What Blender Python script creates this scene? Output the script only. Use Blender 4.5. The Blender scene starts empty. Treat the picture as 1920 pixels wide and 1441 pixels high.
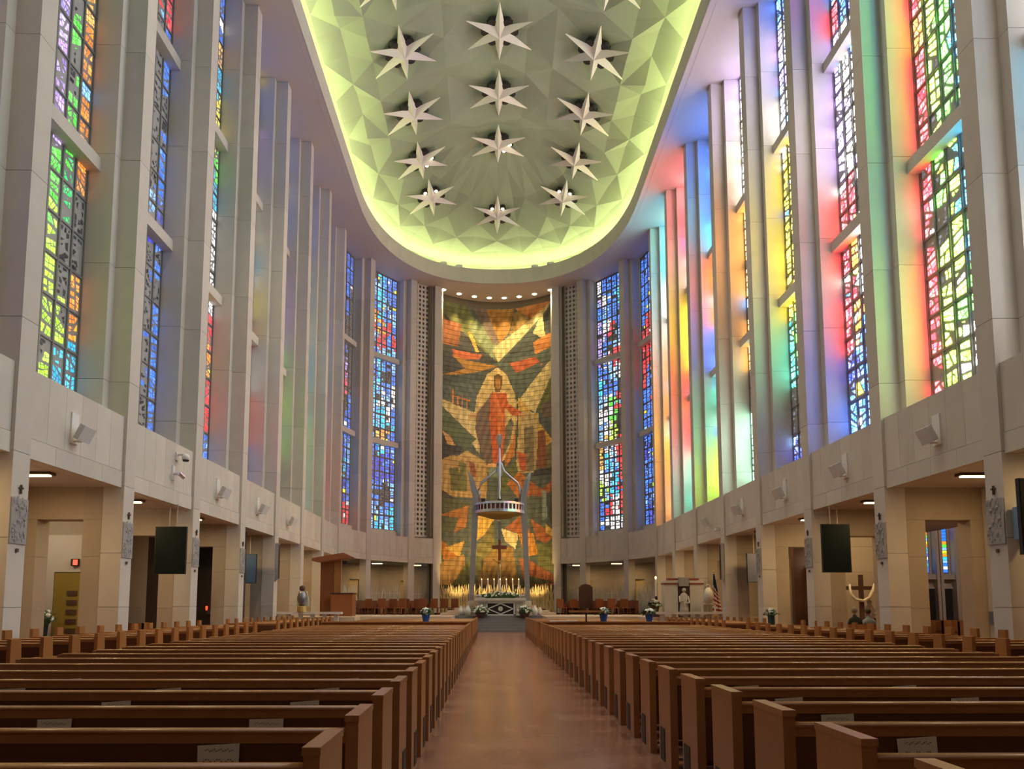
import bpy, math, random
from mathutils import Vector, Matrix
R = random.Random(7)
PI = math.pi
C = bpy.context.scene.collection
S = bpy.context.scene

# ------------------------------------------------------------------ camera, world, exposure
FPX, PITCH, CXP, CYP = 1400.0, 0.0983, 931.55, 995.9
cam_d = bpy.data.cameras.new('camera'); cam = bpy.data.objects.new('camera', cam_d); C.objects.link(cam)
cam.location = (-0.372, 0, 1.55); cam.rotation_euler = (PI/2+PITCH, 0, -0.0061)
cam_d.sensor_width = 36; cam_d.lens = FPX/1920*36
cam_d.shift_x = (960-CXP)/1920; cam_d.shift_y = (CYP-720.5)/1920
cam_d.clip_start = .05; cam_d.clip_end = 300
S.camera = cam
W = bpy.data.worlds.new('world'); S.world = W; W.use_nodes = True
W.node_tree.nodes['Background'].inputs[0].default_value = (.62, .72, .9, 1)
W.node_tree.nodes['Background'].inputs[1].default_value = .6
S.view_settings.view_transform = 'Standard'; S.view_settings.look = 'None'
S.view_settings.gamma = 1; S.view_settings.use_curve_mapping = False
S.view_settings.exposure = -0.2
S.cycles.use_denoising = True
S.cycles.max_bounces = 6; S.cycles.diffuse_bounces = 4; S.cycles.glossy_bounces = 3
S.cycles.sample_clamp_indirect = 6; S.cycles.caustics_reflective = False; S.cycles.caustics_refractive = False
S.cycles.use_light_tree = True
S.cycles.use_adaptive_sampling = True; S.cycles.adaptive_threshold = .08

GLASS_R, GLASS_L, GLASS_A = 21.0, 2.5, 3.3    # radiance of the daylit glass: sunny side, shady side, apse

# ------------------------------------------------------------------ helpers
def lin(*c):
    if len(c) == 1: c = c[0]
    return tuple((v/255/12.92 if v/255 <= .04045 else ((v/255+.055)/1.055)**2.4) for v in c)

MATS = {}
def mat(name, col, rough=.6, metal=0, noise=0, nscale=3.0, bump=0, rnd=0, emit=0, spec=.5, grain=None):
    if name in MATS: return MATS[name]
    m = bpy.data.materials.new(name); m.use_nodes = True; MATS[name] = m
    nt = m.node_tree; b = nt.nodes['Principled BSDF']; L = nt.links.new
    b.inputs['Roughness'].default_value = rough; b.inputs['Metallic'].default_value = metal
    b.inputs['Specular IOR Level'].default_value = spec
    b.inputs['Base Color'].default_value = (*col, 1)
    if emit:
        b.inputs['Emission Color'].default_value = (*col, 1); b.inputs['Emission Strength'].default_value = emit
    if noise or rnd or bump:
        tc = nt.nodes.new('ShaderNodeTexCoord'); mp = nt.nodes.new('ShaderNodeMapping')
        L(tc.outputs['Object'], mp.inputs[0])
        if grain: mp.inputs['Scale'].default_value = grain
        n = nt.nodes.new('ShaderNodeTexNoise'); n.inputs['Scale'].default_value = nscale
        n.inputs['Detail'].default_value = 5; L(mp.outputs[0], n.inputs[0])
        mr = nt.nodes.new('ShaderNodeMapRange'); mr.inputs[3].default_value = 1-noise; mr.inputs[4].default_value = 1+noise
        L(n.outputs[0], mr.inputs[0]); val = mr.outputs[0]
        if rnd:
            oi = nt.nodes.new('ShaderNodeObjectInfo'); r2 = nt.nodes.new('ShaderNodeMapRange')
            r2.inputs[3].default_value = 1-rnd; r2.inputs[4].default_value = 1+rnd
            L(oi.outputs['Random'], r2.inputs[0])
            mu = nt.nodes.new('ShaderNodeMath'); mu.operation = 'MULTIPLY'; L(val, mu.inputs[0]); L(r2.outputs[0], mu.inputs[1]); val = mu.outputs[0]
        mx = nt.nodes.new('ShaderNodeVectorMath'); mx.operation = 'SCALE'; mx.inputs[0].default_value = col
        L(val, mx.inputs['Scale']); L(mx.outputs[0], b.inputs['Base Color'])
        if bump:
            bp = nt.nodes.new('ShaderNodeBump'); bp.inputs['Strength'].default_value = bump; bp.inputs['Distance'].default_value = .02
            L(n.outputs[0], bp.inputs['Height']); L(bp.outputs[0], b.inputs['Normal'])
    return m

def mat_attr(name, rough=.5, emit=0, spec=.5):
    m = bpy.data.materials.new(name); m.use_nodes = True; MATS[name] = m
    nt = m.node_tree; b = nt.nodes['Principled BSDF']
    a = nt.nodes.new('ShaderNodeAttribute'); a.attribute_name = 'col'
    b.inputs['Roughness'].default_value = rough; b.inputs['Specular IOR Level'].default_value = spec
    if emit:
        b.inputs['Base Color'].default_value = (.03, .03, .03, 1)
        nt.links.new(a.outputs['Color'], b.inputs['Emission Color']); b.inputs['Emission Strength'].default_value = emit
    else:
        nt.links.new(a.outputs['Color'], b.inputs['Base Color'])
    return m

class MB:
    def __init__(s): s.v = []; s.f = []; s.c = []; s.cur = None
    def add(s, vs, fs):
        o = len(s.v); s.v += [tuple(v) for v in vs]
        s.f += [tuple(i+o for i in f) for f in fs]; s.c += [s.cur]*len(fs); return s
    def box(s, x0, y0, z0, x1, y1, z1, M=None):
        vs = [Vector((x, y, z)) for z in (z0, z1) for (x, y) in ((x0, y0), (x1, y0), (x1, y1), (x0, y1))]
        if M is not None: vs = [M @ v for v in vs]
        return s.add(vs, [(3, 2, 1, 0), (4, 5, 6, 7), (0, 1, 5, 4), (1, 2, 6, 5), (2, 3, 7, 6), (3, 0, 4, 7)])
    def prism(s, pts, d0, d1, fn):          # outline pts (a,b) extruded from d0 to d1; fn(a,b,d)->xyz
        n = len(pts)
        vs = [fn(a, b, d0) for a, b in pts]+[fn(a, b, d1) for a, b in pts]
        return s.add(vs, [tuple(range(n-1, -1, -1)), tuple(range(n, 2*n))]+[(i, (i+1) % n, n+(i+1) % n, n+i) for i in range(n)])
    def tube(s, path, r, n=8, cap=True):
        path = [Vector(p) for p in path]; rs = r if isinstance(r, (list, tuple)) else [r]*len(path)
        vs = []; up = Vector((0, 0, 1))
        for i, p in enumerate(path):
            d = (path[min(i+1, len(path)-1)]-path[max(i-1, 0)]).normalized()
            a = d.cross(up if abs(d.z) < .95 else Vector((1, 0, 0))).normalized(); b = d.cross(a)
            vs += [p+(a*math.cos(2*PI*k/n)+b*math.sin(2*PI*k/n))*rs[i] for k in range(n)]
        fs = [(i*n+k, i*n+(k+1) % n, (i+1)*n+(k+1) % n, (i+1)*n+k) for i in range(len(path)-1) for k in range(n)]
        if cap: fs += [tuple(range(n-1, -1, -1)), tuple(range((len(path)-1)*n, len(path)*n))]
        return s.add(vs, fs)
    def lathe(s, prof, n=16, at=(0, 0, 0), sx=1, sy=1):
        vs = [(at[0]+r*sx*math.cos(2*PI*k/n), at[1]+r*sy*math.sin(2*PI*k/n), at[2]+z) for r, z in prof for k in range(n)]
        m = len(prof)
        fs = [(i*n+k, i*n+(k+1) % n, (i+1)*n+(k+1) % n, (i+1)*n+k) for i in range(m-1) for k in range(n)]
        fs += [tuple(range(n-1, -1, -1)), tuple(range((m-1)*n, m*n))]
        return s.add(vs, fs)
    def ball(s, c, r, n=8, sx=1, sy=1, sz=1):
        m = n//2+1
        return s.lathe([(max(.001, r*math.sin(PI*i/m)), -r*sz*math.cos(PI*i/m)) for i in range(m+1)], n, c, sx, sy)
    def mesh(s, name, smooth=False):
        me = bpy.data.meshes.new(name); me.from_pydata(s.v, [], s.f)
        if any(c is not None for c in s.c):
            at = me.color_attributes.new('col', 'FLOAT_COLOR', 'CORNER'); buf = []
            for f, c in zip(s.f, s.c): buf += list((*(c or (0, 0, 0)), 1))*len(f)
            at.data.foreach_set('color', buf)
        if smooth: me.polygons.foreach_set('use_smooth', [True]*len(me.polygons))
        return me
    def build(s, name, m, parent=None, smooth=False, loc=None, label=None, cat=None, group=None, kind=None):
        me = s.mesh(name, smooth); me.materials.append(MATS[m] if isinstance(m, str) else m)
        return place(name, me, parent, loc, 0, label, cat, group, kind)

def tag(o, label=None, cat=None, group=None, kind=None):
    for k, v in (('label', label), ('category', cat), ('group', group), ('kind', kind)):
        if v: o[k] = v
    return o
def place(name, me, parent=None, loc=None, rz=0, label=None, cat=None, group=None, kind=None):
    o = bpy.data.objects.new(name, me); C.objects.link(o); o.parent = parent
    if loc is not None: o.location = loc
    if rz: o.rotation_euler = (0, 0, rz)
    return tag(o, label, cat, group, kind)
def empty(name, loc=(0, 0, 0), rz=0, label=None, cat=None, group=None, kind=None):
    o = place(name, None, None, loc, rz, label, cat, group, kind); o.empty_display_size = .2; return o
def copy_tree(o, parent=None):
    c = o.copy(); C.objects.link(c)
    if parent is not None: c.parent = parent
    for ch in list(o.children): copy_tree(ch, c)
    return c
def lamp(name, kind, loc, energy, col, parent=None, aim=None, size=.3, blend=.6, angle=1.4):
    d = bpy.data.lights.new(name, kind); d.energy = energy; d.color = col
    if kind == 'SPOT': d.spot_size = angle; d.spot_blend = blend; d.shadow_soft_size = size
    elif kind == 'AREA': d.size = size
    else: d.shadow_soft_size = size
    o = bpy.data.objects.new(name, d); C.objects.link(o); o.parent = parent; o.location = loc
    if aim is not None:
        o.rotation_euler = (Vector(aim)-Vector(loc)).to_track_quat('-Z', 'Y').to_euler()
    return o

# ------------------------------------------------------------------ materials
mat('stone', (.60, .545, .475), .75, noise=.10, nscale=1.3, rnd=.06, bump=.05)
mat('stone_panel', (.62, .565, .49), .7, noise=.10, nscale=1.5, rnd=.07, bump=.05)
mat('travertine', (.43, .355, .265), .7, noise=.10, nscale=1.2, rnd=.05)
mat('plaster', (.55, .49, .43), .8, noise=.05, nscale=.6)
mat('soffit_paint', (.56, .49, .44), .85, noise=.04, nscale=.4)
mat('niche_gold', (.60, .46, .22), .7, noise=.05)
mat('grout', (.17, .135, .085), .8)
mat('ceiling_paint', (.345, .39, .275), .65, noise=.04, nscale=.5)
mat('matrix', (.40, .385, .36), .7, noise=.15, nscale=6)
mat('window_metal', (.25, .245, .235), .5, metal=.3)
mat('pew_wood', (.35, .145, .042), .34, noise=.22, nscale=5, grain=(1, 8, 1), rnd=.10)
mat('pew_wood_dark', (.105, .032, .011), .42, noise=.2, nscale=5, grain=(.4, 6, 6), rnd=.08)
mat('pew_rail', (.42, .19, .06), .22, noise=.15, nscale=5, grain=(.4, 6, 6), rnd=.08)
mat('red_wood', (.26, .085, .03), .4, noise=.2, nscale=4, grain=(4, 4, .5), rnd=.15)
mat('dark_wood', (.07, .028, .016), .45, noise=.2, nscale=4)
mat('grille_dark', (.035, .025, .02), .6)
mat('paper', (.66, .58, .40), .8, noise=.05, nscale=8)
mat('ink', (.16, .13, .10), .8)
mat('steel', (.55, .57, .60), .32, metal=.85, noise=.15, nscale=2)
mat('gilt', (.62, .42, .14), .4, metal=.6, noise=.1)
mat('bronze', (.12, .07, .05), .5, metal=.4)
mat('black_gloss', (.004, .009, .009), .6, spec=.15)
mat('black_matte', (.015, .015, .015), .6)
mat('screen_blue', (.07, .13, .24), .35)
mat('screen_slate', (.16, .17, .25), .35)
mat('speaker_blue', (.18, .30, .42), .5)
mat('white_paint', (.78, .76, .72), .5)
mat('grey_paint', (.55, .54, .52), .5)
mat('column_grey', (.33, .32, .33), .5)
mat('star_paint', (.84, .78, .68), .45)
mat('star_pan', (.022, .02, .018), .5)
mat('marble', (.62, .57, .50), .3, noise=.1, nscale=2)
mat('marble_white', (.75, .72, .68), .3, noise=.08, nscale=2)
mat('marble_black', (.025, .02, .02), .25)
mat('marble_red', (.28, .06, .05), .35)
mat('tan_step', (.58, .46, .33), .5, noise=.06)
mat('grey_step', (.20, .19, .19), .4, noise=.1)
mat('relief_grey', (.36, .34, .32), .8, noise=.2, nscale=14, bump=.3)
mat('foliage', (.05, .10, .03), .6, noise=.3)
mat('blossom', (.80, .80, .70), .6)
mat('dark_teal', (.03, .09, .10), .5)
mat('blue_foil', (.015, .10, .42), .3)
mat('reed_grey', (.66, .62, .52), .4, metal=.2)
mat('reed_gold', (.80, .64, .32), .4, metal=.2)
mat('wax', (.85, .80, .66), .5)
mat('flame', (1, .55, .16), emit=9)
mat('red_glass', (1, .06, .03), emit=2.2)
mat('exit_red', (1, .10, .06), emit=1.6)
mat('lamp_warm', (1, .74, .36), emit=14)
mat('downlight_glow', (1, .85, .5), emit=12)
mat('star_bulb', (1, .93, .62), emit=5)
mat('cove_tube', (.92, 1, .46), emit=88)
mat('gold_door', (.30, .21, .04), .35, noise=.1)
mat('dark_void', (.05, .032, .02), .8)  # near-black brown that paints shade into deep openings
mat('flag_red', (.34, .03, .04), .7); mat('flag_white', (.62, .60, .58), .7); mat('flag_blue', (.02, .03, .12), .7)
mat('cloth_white', (.72, .66, .52), .8)
mat('cloth_dark', (.02, .022, .028), .8); mat('cloth_blue', (.30, .38, .48), .8)
mat('hair_grey', (.22, .21, .20), .7); mat('hair_dark', (.03, .022, .018), .6); mat('skin', (.42, .24, .16), .5)
mat('urn_silver', (.25, .25, .26), .35, metal=.6); mat('urn_white', (.70, .66, .58), .35)
mat('copper_red', (.33, .10, .06), .45, metal=.2)
mat_attr('glass_right', .3, GLASS_R); mat_attr('glass_left', .3, GLASS_L); mat_attr('glass_apse', .3, GLASS_A)
mat_attr('tile_glaze', .42, 0, .35)

def floor_mat():
    m = bpy.data.materials.new('terrazzo'); m.use_nodes = True; MATS['terrazzo'] = m
    nt = m.node_tree; b = nt.nodes['Principled BSDF']; L = nt.links.new
    tc = nt.nodes.new('ShaderNodeTexCoord')
    n1 = nt.nodes.new('ShaderNodeTexNoise'); n1.inputs['Scale'].default_value = 1.1; n1.inputs['Detail'].default_value = 4
    v = nt.nodes.new('ShaderNodeTexVoronoi'); v.inputs['Scale'].default_value = 16
    L(tc.outputs['Object'], n1.inputs[0]); L(tc.outputs['Object'], v.inputs[0])
    cr = nt.nodes.new('ShaderNodeValToRGB'); e = cr.color_ramp.elements
    e[0].position = .3; e[0].color = (.26, .118, .078, 1); e[1].position = .75; e[1].color = (.37, .185, .12, 1)
    L(n1.outputs[0], cr.inputs[0])
    lt = nt.nodes.new('ShaderNodeMath'); lt.operation = 'LESS_THAN'; lt.inputs[1].default_value = .10
    L(v.outputs['Distance'], lt.inputs[0])
    sc = nt.nodes.new('ShaderNodeMath'); sc.operation = 'MULTIPLY'; sc.inputs[1].default_value = .35; L(lt.outputs[0], sc.inputs[0])
    mx = nt.nodes.new('ShaderNodeMix'); mx.data_type = 'RGBA'; L(sc.outputs[0], mx.inputs[0]); L(cr.outputs[0], mx.inputs[6]); mx.inputs[7].default_value = (.42, .33, .26, 1)
    L(mx.outputs[2], b.inputs['Base Color'])
    mr = nt.nodes.new('ShaderNodeMapRange'); mr.inputs[3].default_value = .15; mr.inputs[4].default_value = .26
    L(n1.outputs[0], mr.inputs[0]); L(mr.outputs[0], b.inputs['Roughness'])
    b.inputs['Specular IOR Level'].default_value = .6
    bp = nt.nodes.new('ShaderNodeBump'); bp.inputs['Strength'].default_value = .012; bp.inputs['Distance'].default_value = .02
    n2 = nt.nodes.new('ShaderNodeTexNoise'); n2.inputs['Scale'].default_value = 2.5; L(tc.outputs['Object'], n2.inputs[0])
    L(n2.outputs[0], bp.inputs['Height']); L(bp.outputs[0], b.inputs['Normal'])
floor_mat()

# ------------------------------------------------------------------ plan of the nave
PW, SPC, Y4 = 10.754, 4.9, 30.705            # pier face distance from the axis, bay length, near edge of pier 4
ZS = 28.0                                    # soffit above the windows
ZP0, ZP1, ZSILL = 4.85, 6.88, 7.40           # parapet bottom and top, window sill
YBACK = -5.6
def py(k): return Y4+(k-4)*SPC
KMIN = -1
# frames: origin (front centre of a pier), tangent along the wall towards the altar, outward normal
def pier_frame(side, k):
    if k <= 8: o, n = Vector((-PW, py(k)+.30, 0)), Vector((-1, 0, 0))
    elif k == 9: o, n = Vector((-9.52, 55.15, 0)), Vector((-.90, .43, 0))
    elif k == 10: o, n = Vector((-6.75, 58.75, 0)), Vector((-.70, .71, 0))
    else: o, n = Vector((-4.85, 60.0, 0)), Vector((-.42, .91, 0))
    n.normalize(); t = Vector((-n.y, n.x, 0)) * -1          # left side: n=(-1,0) -> t=(0,1)
    t = Vector((n.y, -n.x, 0))
    if side > 0: o.x, n.x, t.x = -o.x, -n.x, -t.x
    return o, t, n
def LM(o, t, n):                                            # local (along, outward, up) -> world
    return Matrix(((t.x, n.x, 0, o.x), (t.y, n.y, 0, o.y), (0, 0, 1, o.z), (0, 0, 0, 1)))

# floor and outer slabs
MB().box(-26, YBACK-1, -.3, 26, 66, 0).build('floor', 'terrazzo', kind='structure', label='polished red-brown terrazzo floor with pale chips')

# ------------------------------------------------------------------ piers with stone blocks
fin_meshes = {}
def box_mesh(key, *a):
    if key not in fin_meshes:
        me = MB().box(*a).mesh('stone_block'); me.materials.append(MATS['stone']); fin_meshes[key] = me
    return fin_meshes[key]
for side in (-1, 1):
    for k in range(KMIN, 12):
        o, t, n = pier_frame(side, k)
        root = empty('pier', o, label='tall stone-clad pier between the stained glass windows', kind='structure')
        rz = math.atan2(t.y, t.x)
        flip = (t.x*n.y-t.y*n.x) < 0                        # mirrored frame: outward is local -y
        sy = -1 if flip else 1
        hs = [0, 1.5, 3.0, 4.9, 7.9, 11.3, 14.6, 18.0, 21.3, 24.7, ZS]
        for i in range(len(hs)-1):
            g = .006
            h = hs[i+1]-hs[i]
            y0, y1 = sorted((0, sy*.58))
            me = box_mesh(('f', round(h, 2), sy), -.30, y0, g, .30, y1, h-g)
            place('stone_block', me, root, (0, 0, hs[i]), rz)
            y0, y1 = sorted((sy*.58, sy*1.55))
            if hs[i] >= 4.6:
                me = box_mesh(('b', round(h, 2), sy), -.62, y0, g, .62, y1, h-g)
                place('stone_block', me, root, (0, 0, hs[i]), rz)
        for ob in root.children: pass
        # backing core so no gap shows through the joints
        y0, y1 = sorted((sy*.02, sy*.57))
        co = MB().box(-.28, y0, 0, .28, y1, ZS); co.box(-.60, *( (sy*.60, 4.95) if sy > 0 else (sy*1.50, 4.95)), .60, *((sy*1.50, ZS) if sy > 0 else (sy*.60, ZS)))
        c = co.build('core', 'matrix', root); c.rotation_euler = (0, 0, rz)

# ------------------------------------------------------------------ stained glass colours
K = dict(w=(1, 1, 1), l=(.50, .36, 1), b=(.02, .17, 1), d=(.008, .025, .50), c=(.02, .55, 1), t=(.01, .52, .38), g=(.10, .95, .05),
         G=(.01, .40, .09), y=(1, .82, .02), Y=(.50, 1, .04), o=(1, .26, .012), r=(1, .012, .025), p=(1, .09, .17), m=(.42, 1, .72), k=(.06, .055, .05),
         a=(.85, .38, .06), v=(.42, .26, .80), n=(.35, .15, .04), s=(.18, .45, 1))
# rows bottom -> top, each string near -> far columns ('k' = unlit grey matrix)
PAL = {
 ('R', 0): ["www", "wwc", "wsw", "www", "wcw", "www"],
 ('R', 1): ["wwwwYYr", "wwcgYYr", "cccgYYr", "ccccYkr", "ccccYgr", "cccggYr", "ccccgYr", "ccccgYo", "ccccgYr", "ccsbggp", "bbbcggk", "cccbggk", "ccccggo", "cccbgYr"],
 ('R', 2): ["bbbbb", "bbbbd", "bbbor", "bsbwr", "bcwor", "swkrr", "wwlwl", "wwwwl", "wlwwl", "bbbwl", "bbdbr", "bdbrb", "sbobl", "scbbb"],
 ('R', 3): ["ddkkd", "ddkkk", "ddttt", "dttgt", "wwwyy", "wwyyy", "wwyyy", "wyyyy", "wwsyy", "wwbyw", "wlwww", "wwlwl", "blbwl", "bbbbb"],
 ('R', 4): ["tmwmm", "wwwmm", "ktkkk", "krkta", "kakka", "kkkaa", "ooaaa", "oaaoa", "kkkaw", "kkkww", "wwwlw", "lkwll"],
 ('R', 5): ["yyYYY", "YttmY", "ttttm", "tktkt", "bkkbb", "kbbbb", "oobbo", "ooooo", "orroo", "coccc", "ccccb", "bbbbb", "bbbbb"],
 ('R', 6): ["ttttt", "tcwwt", "wpprr", "rrrrr", "rrrrr", "yyrry", "yyyyy", "oyyoy", "ywyow", "pwwpp", "ppppp", "ppppp"],
 ('R', 7): ["aoaoa", "oaooa", "oooyo", "yoooo", "woooo", "wwwoo", "mwwww", "cmwcw", "ccmcc", "ccmmc"],
 ('R', 8): ["rkkdb", "bbsbb", "cbYbb", "bbbbd", "bbkbb", "bakbb", "rarbb", "kbkbr", "rrorr", "brrrr", "bbrrb", "bbbbb", "cbbbb", "bbbbb"],
 ('R', 9): ["cwwwb", "wrwrb", "brcsY", "brcww", "rrsca", "rrwwa", "rkYws", "kkgww", "brgws", "bkbbc", "bwsbb", "orrwl", "bskbl", "obrwl", "bbbsb", "ccbwl", "bbbbw"],
 ('L', 0): ["lll", "www", "lvl", "bll", "www"],
 ('L', 1): ["YYYYcc", "YYYYYo", "YYYYko", "gggYkk", "lllgGk", "llllgo", "lllvgo", "lllvko", "llllgo", "lllvka", "gggvga", "ggggGo", "gggkgo", "gggGGo", "ggggGo", "gggkGo", "gggkGo"],
 ('L', 2): ["tttkb", "kcckb", "kkkkb", "ssskk", "ssskb", "wwwsd", "wwwkb", "sswkb", "ssskk", "kskkb", "kkckb", "wwcrr", "lllkr", "bkkrr", "llkbr"],
 ('L', 3): ["bbbbb", "rrrrr", "rorkr", "akako", "okwor", "owyyw", "yywww", "wkwww", "kkttw", "kGGwc", "kgGgg", "ybyby", "ccyby", "kcakc", "kaoaa", "bbabb", "bbbbb"],
 ('L', 4): ["bbbbb", "rrorr", "rrrrr", "wccww", "rcwcr", "ywwyy", "yccyy", "wcwwc", "kkkkw", "kcbkw", "vbvbv", "bbkbv", "bbbbb", "bbbbb"],
 ('L', 5): ["kkkkk", "kYkYg", "YgYgY", "vkvkg", "vvvkv", "bvkvv", "kkvkv", "ckckb", "bbkbb", "kbbbb"],
 ('L', 6): ["YmkYm", "mYmmY", "mmcmm", "cmcmc", "wmwmw", "ccckc", "bbcbb", "bbbkb"],
 ('L', 7): ["rrprr", "rkrrk", "vkvkv", "kccck", "cckbb", "sbbks", "bbbkb"],
 ('L', 8): ["rrrrr", "rdbdb", "bcbcb", "bcbbs", "bcsbb", "pkakb", "rlkpk", "klklk", "kkkbk", "akkkk", "kbkbk", "bbkbb", "bbbbb"],
 ('L', 9): ["bscsc", "bssbc", "sbkkb", "wbbks", "ddddd", "bddbd", "sbcbb", "bsaab", "ccscc", "cscwb", "ccwsw", "scsbw", "sbckb", "bscbs", "bbscs", "wsrbr", "brorb", "wocbs", "bbcsb", "bscbb", "bbcbb"],
}
BRIGHT = {('L', 8): .6, ('R', 0): .5, ('L', 0): .6}
def cut(poly, axis_pt, d):
    """split a convex polygon by a line"""
    def sd(p): return (p[0]-axis_pt[0])*d[0]+(p[1]-axis_pt[1])*d[1]
    a, b = [], []
    for i in range(len(poly)):
        p, q = poly[i], poly[(i+1) % len(poly)]; sp, sq = sd(p), sd(q)
        (a if sp >= 0 else b).append(p)
        if (sp >= 0) != (sq >= 0):
            tt = sp/(sp-sq); m = (p[0]+(q[0]-p[0])*tt, p[1]+(q[1]-p[1])*tt); a.append(m); b.append(m)
    return [x for x in (a, b) if len(x) > 2]
def area(p): return abs(sum(p[i][0]*p[(i+1) % len(p)][1]-p[(i+1) % len(p)][0]*p[i][1] for i in range(len(p))))/2
def shards(p0, target, rr, slant, base=0.0):
    out = []; st = [p0]; cb, sb_ = math.cos(base), math.sin(base)
    while st:
        p = st.pop()
        if area(p) < target*rr.uniform(.55, 1.7): out.append(p); continue
        us = [q[0]*cb+q[1]*sb_ for q in p]; vs = [-q[0]*sb_+q[1]*cb for q in p]; du, dv = max(us)-min(us), max(vs)-min(vs)
        uc, vc = min(us)+du*rr.uniform(.35, .65), min(vs)+dv*rr.uniform(.35, .65)
        an = base+(0 if du > dv*rr.uniform(.7, 1.3) else PI/2)+rr.gauss(0, slant)
        r = cut(p, (uc*cb-vc*sb_, uc*sb_+vc*cb), (math.cos(an), math.sin(an)))
        if len(r) < 2: out.append(p)
        else: st += r
    return out
def inset(p, lead):
    cx_, cy_ = sum(q[0] for q in p)/len(p), sum(q[1] for q in p)/len(p)
    mn = min(abs((p[i][0]-cx_)*(p[(i+1) % len(p)][1]-p[i][1])-(p[i][1]-cy_)*(p[(i+1) % len(p)][0]-p[i][0]))/max(1e-6, math.hypot(p[(i+1) % len(p)][0]-p[i][0], p[(i+1) % len(p)][1]-p[i][1])) for i in range(len(p)))
    k = 1-lead/max(mn, .001)
    return [(cx_+(q[0]-cx_)*k, cy_+(q[1]-cy_)*k) for q in p] if k > .25 else None
def glass_into(mb, fn, u0, u1, v0, v1, ww, wh, key, rr, target, slant, lead):
    pal = PAL[key]; nr = len(pal); br = BRIGHT.get(key, 1); W2, H2 = u1-u0, v1-v0
    for mo in shards([(0, 0), (W2, 0), (W2, H2), (0, H2)], target*7, rr, slant):
        mo = inset(mo, lead)
        if mo is None: continue
        cxu = sum(q[0] for q in mo)/len(mo)+u0; cyv = sum(q[1] for q in mo)/len(mo)+v0
        row = pal[max(0, min(nr-1, int(cyv/wh*nr+rr.gauss(0, .15))))]
        ch = row[max(0, min(len(row)-1, int(cxu/ww*len(row)+rr.gauss(0, .16))))]
        dark = ch == 'k' or rr.random() < .05
        if not dark and rr.random() < .06: ch = rr.choice('wbsy')
        base = rr.gauss(0, slant*1.2); fm = rr.uniform(.6, 1.2)*br
        for p in shards(mo, target, rr, slant*.35, base):
            p = inset(p, lead*.42)
            if p is None: continue
            if dark:
                if rr.random() < .45: continue
                g_ = rr.uniform(.004, .02); mb.cur = (g_, g_, g_*1.1)
            else:
                f = fm*rr.uniform(.7, 1.25); wm = rr.uniform(0, .08)
                mb.cur = tuple((x*(1-wm)+wm)*f for x in K[ch])
            mb.add([fn(u0+a, v0+b, .012) for a, b in p], [tuple(range(len(p)))])

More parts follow.
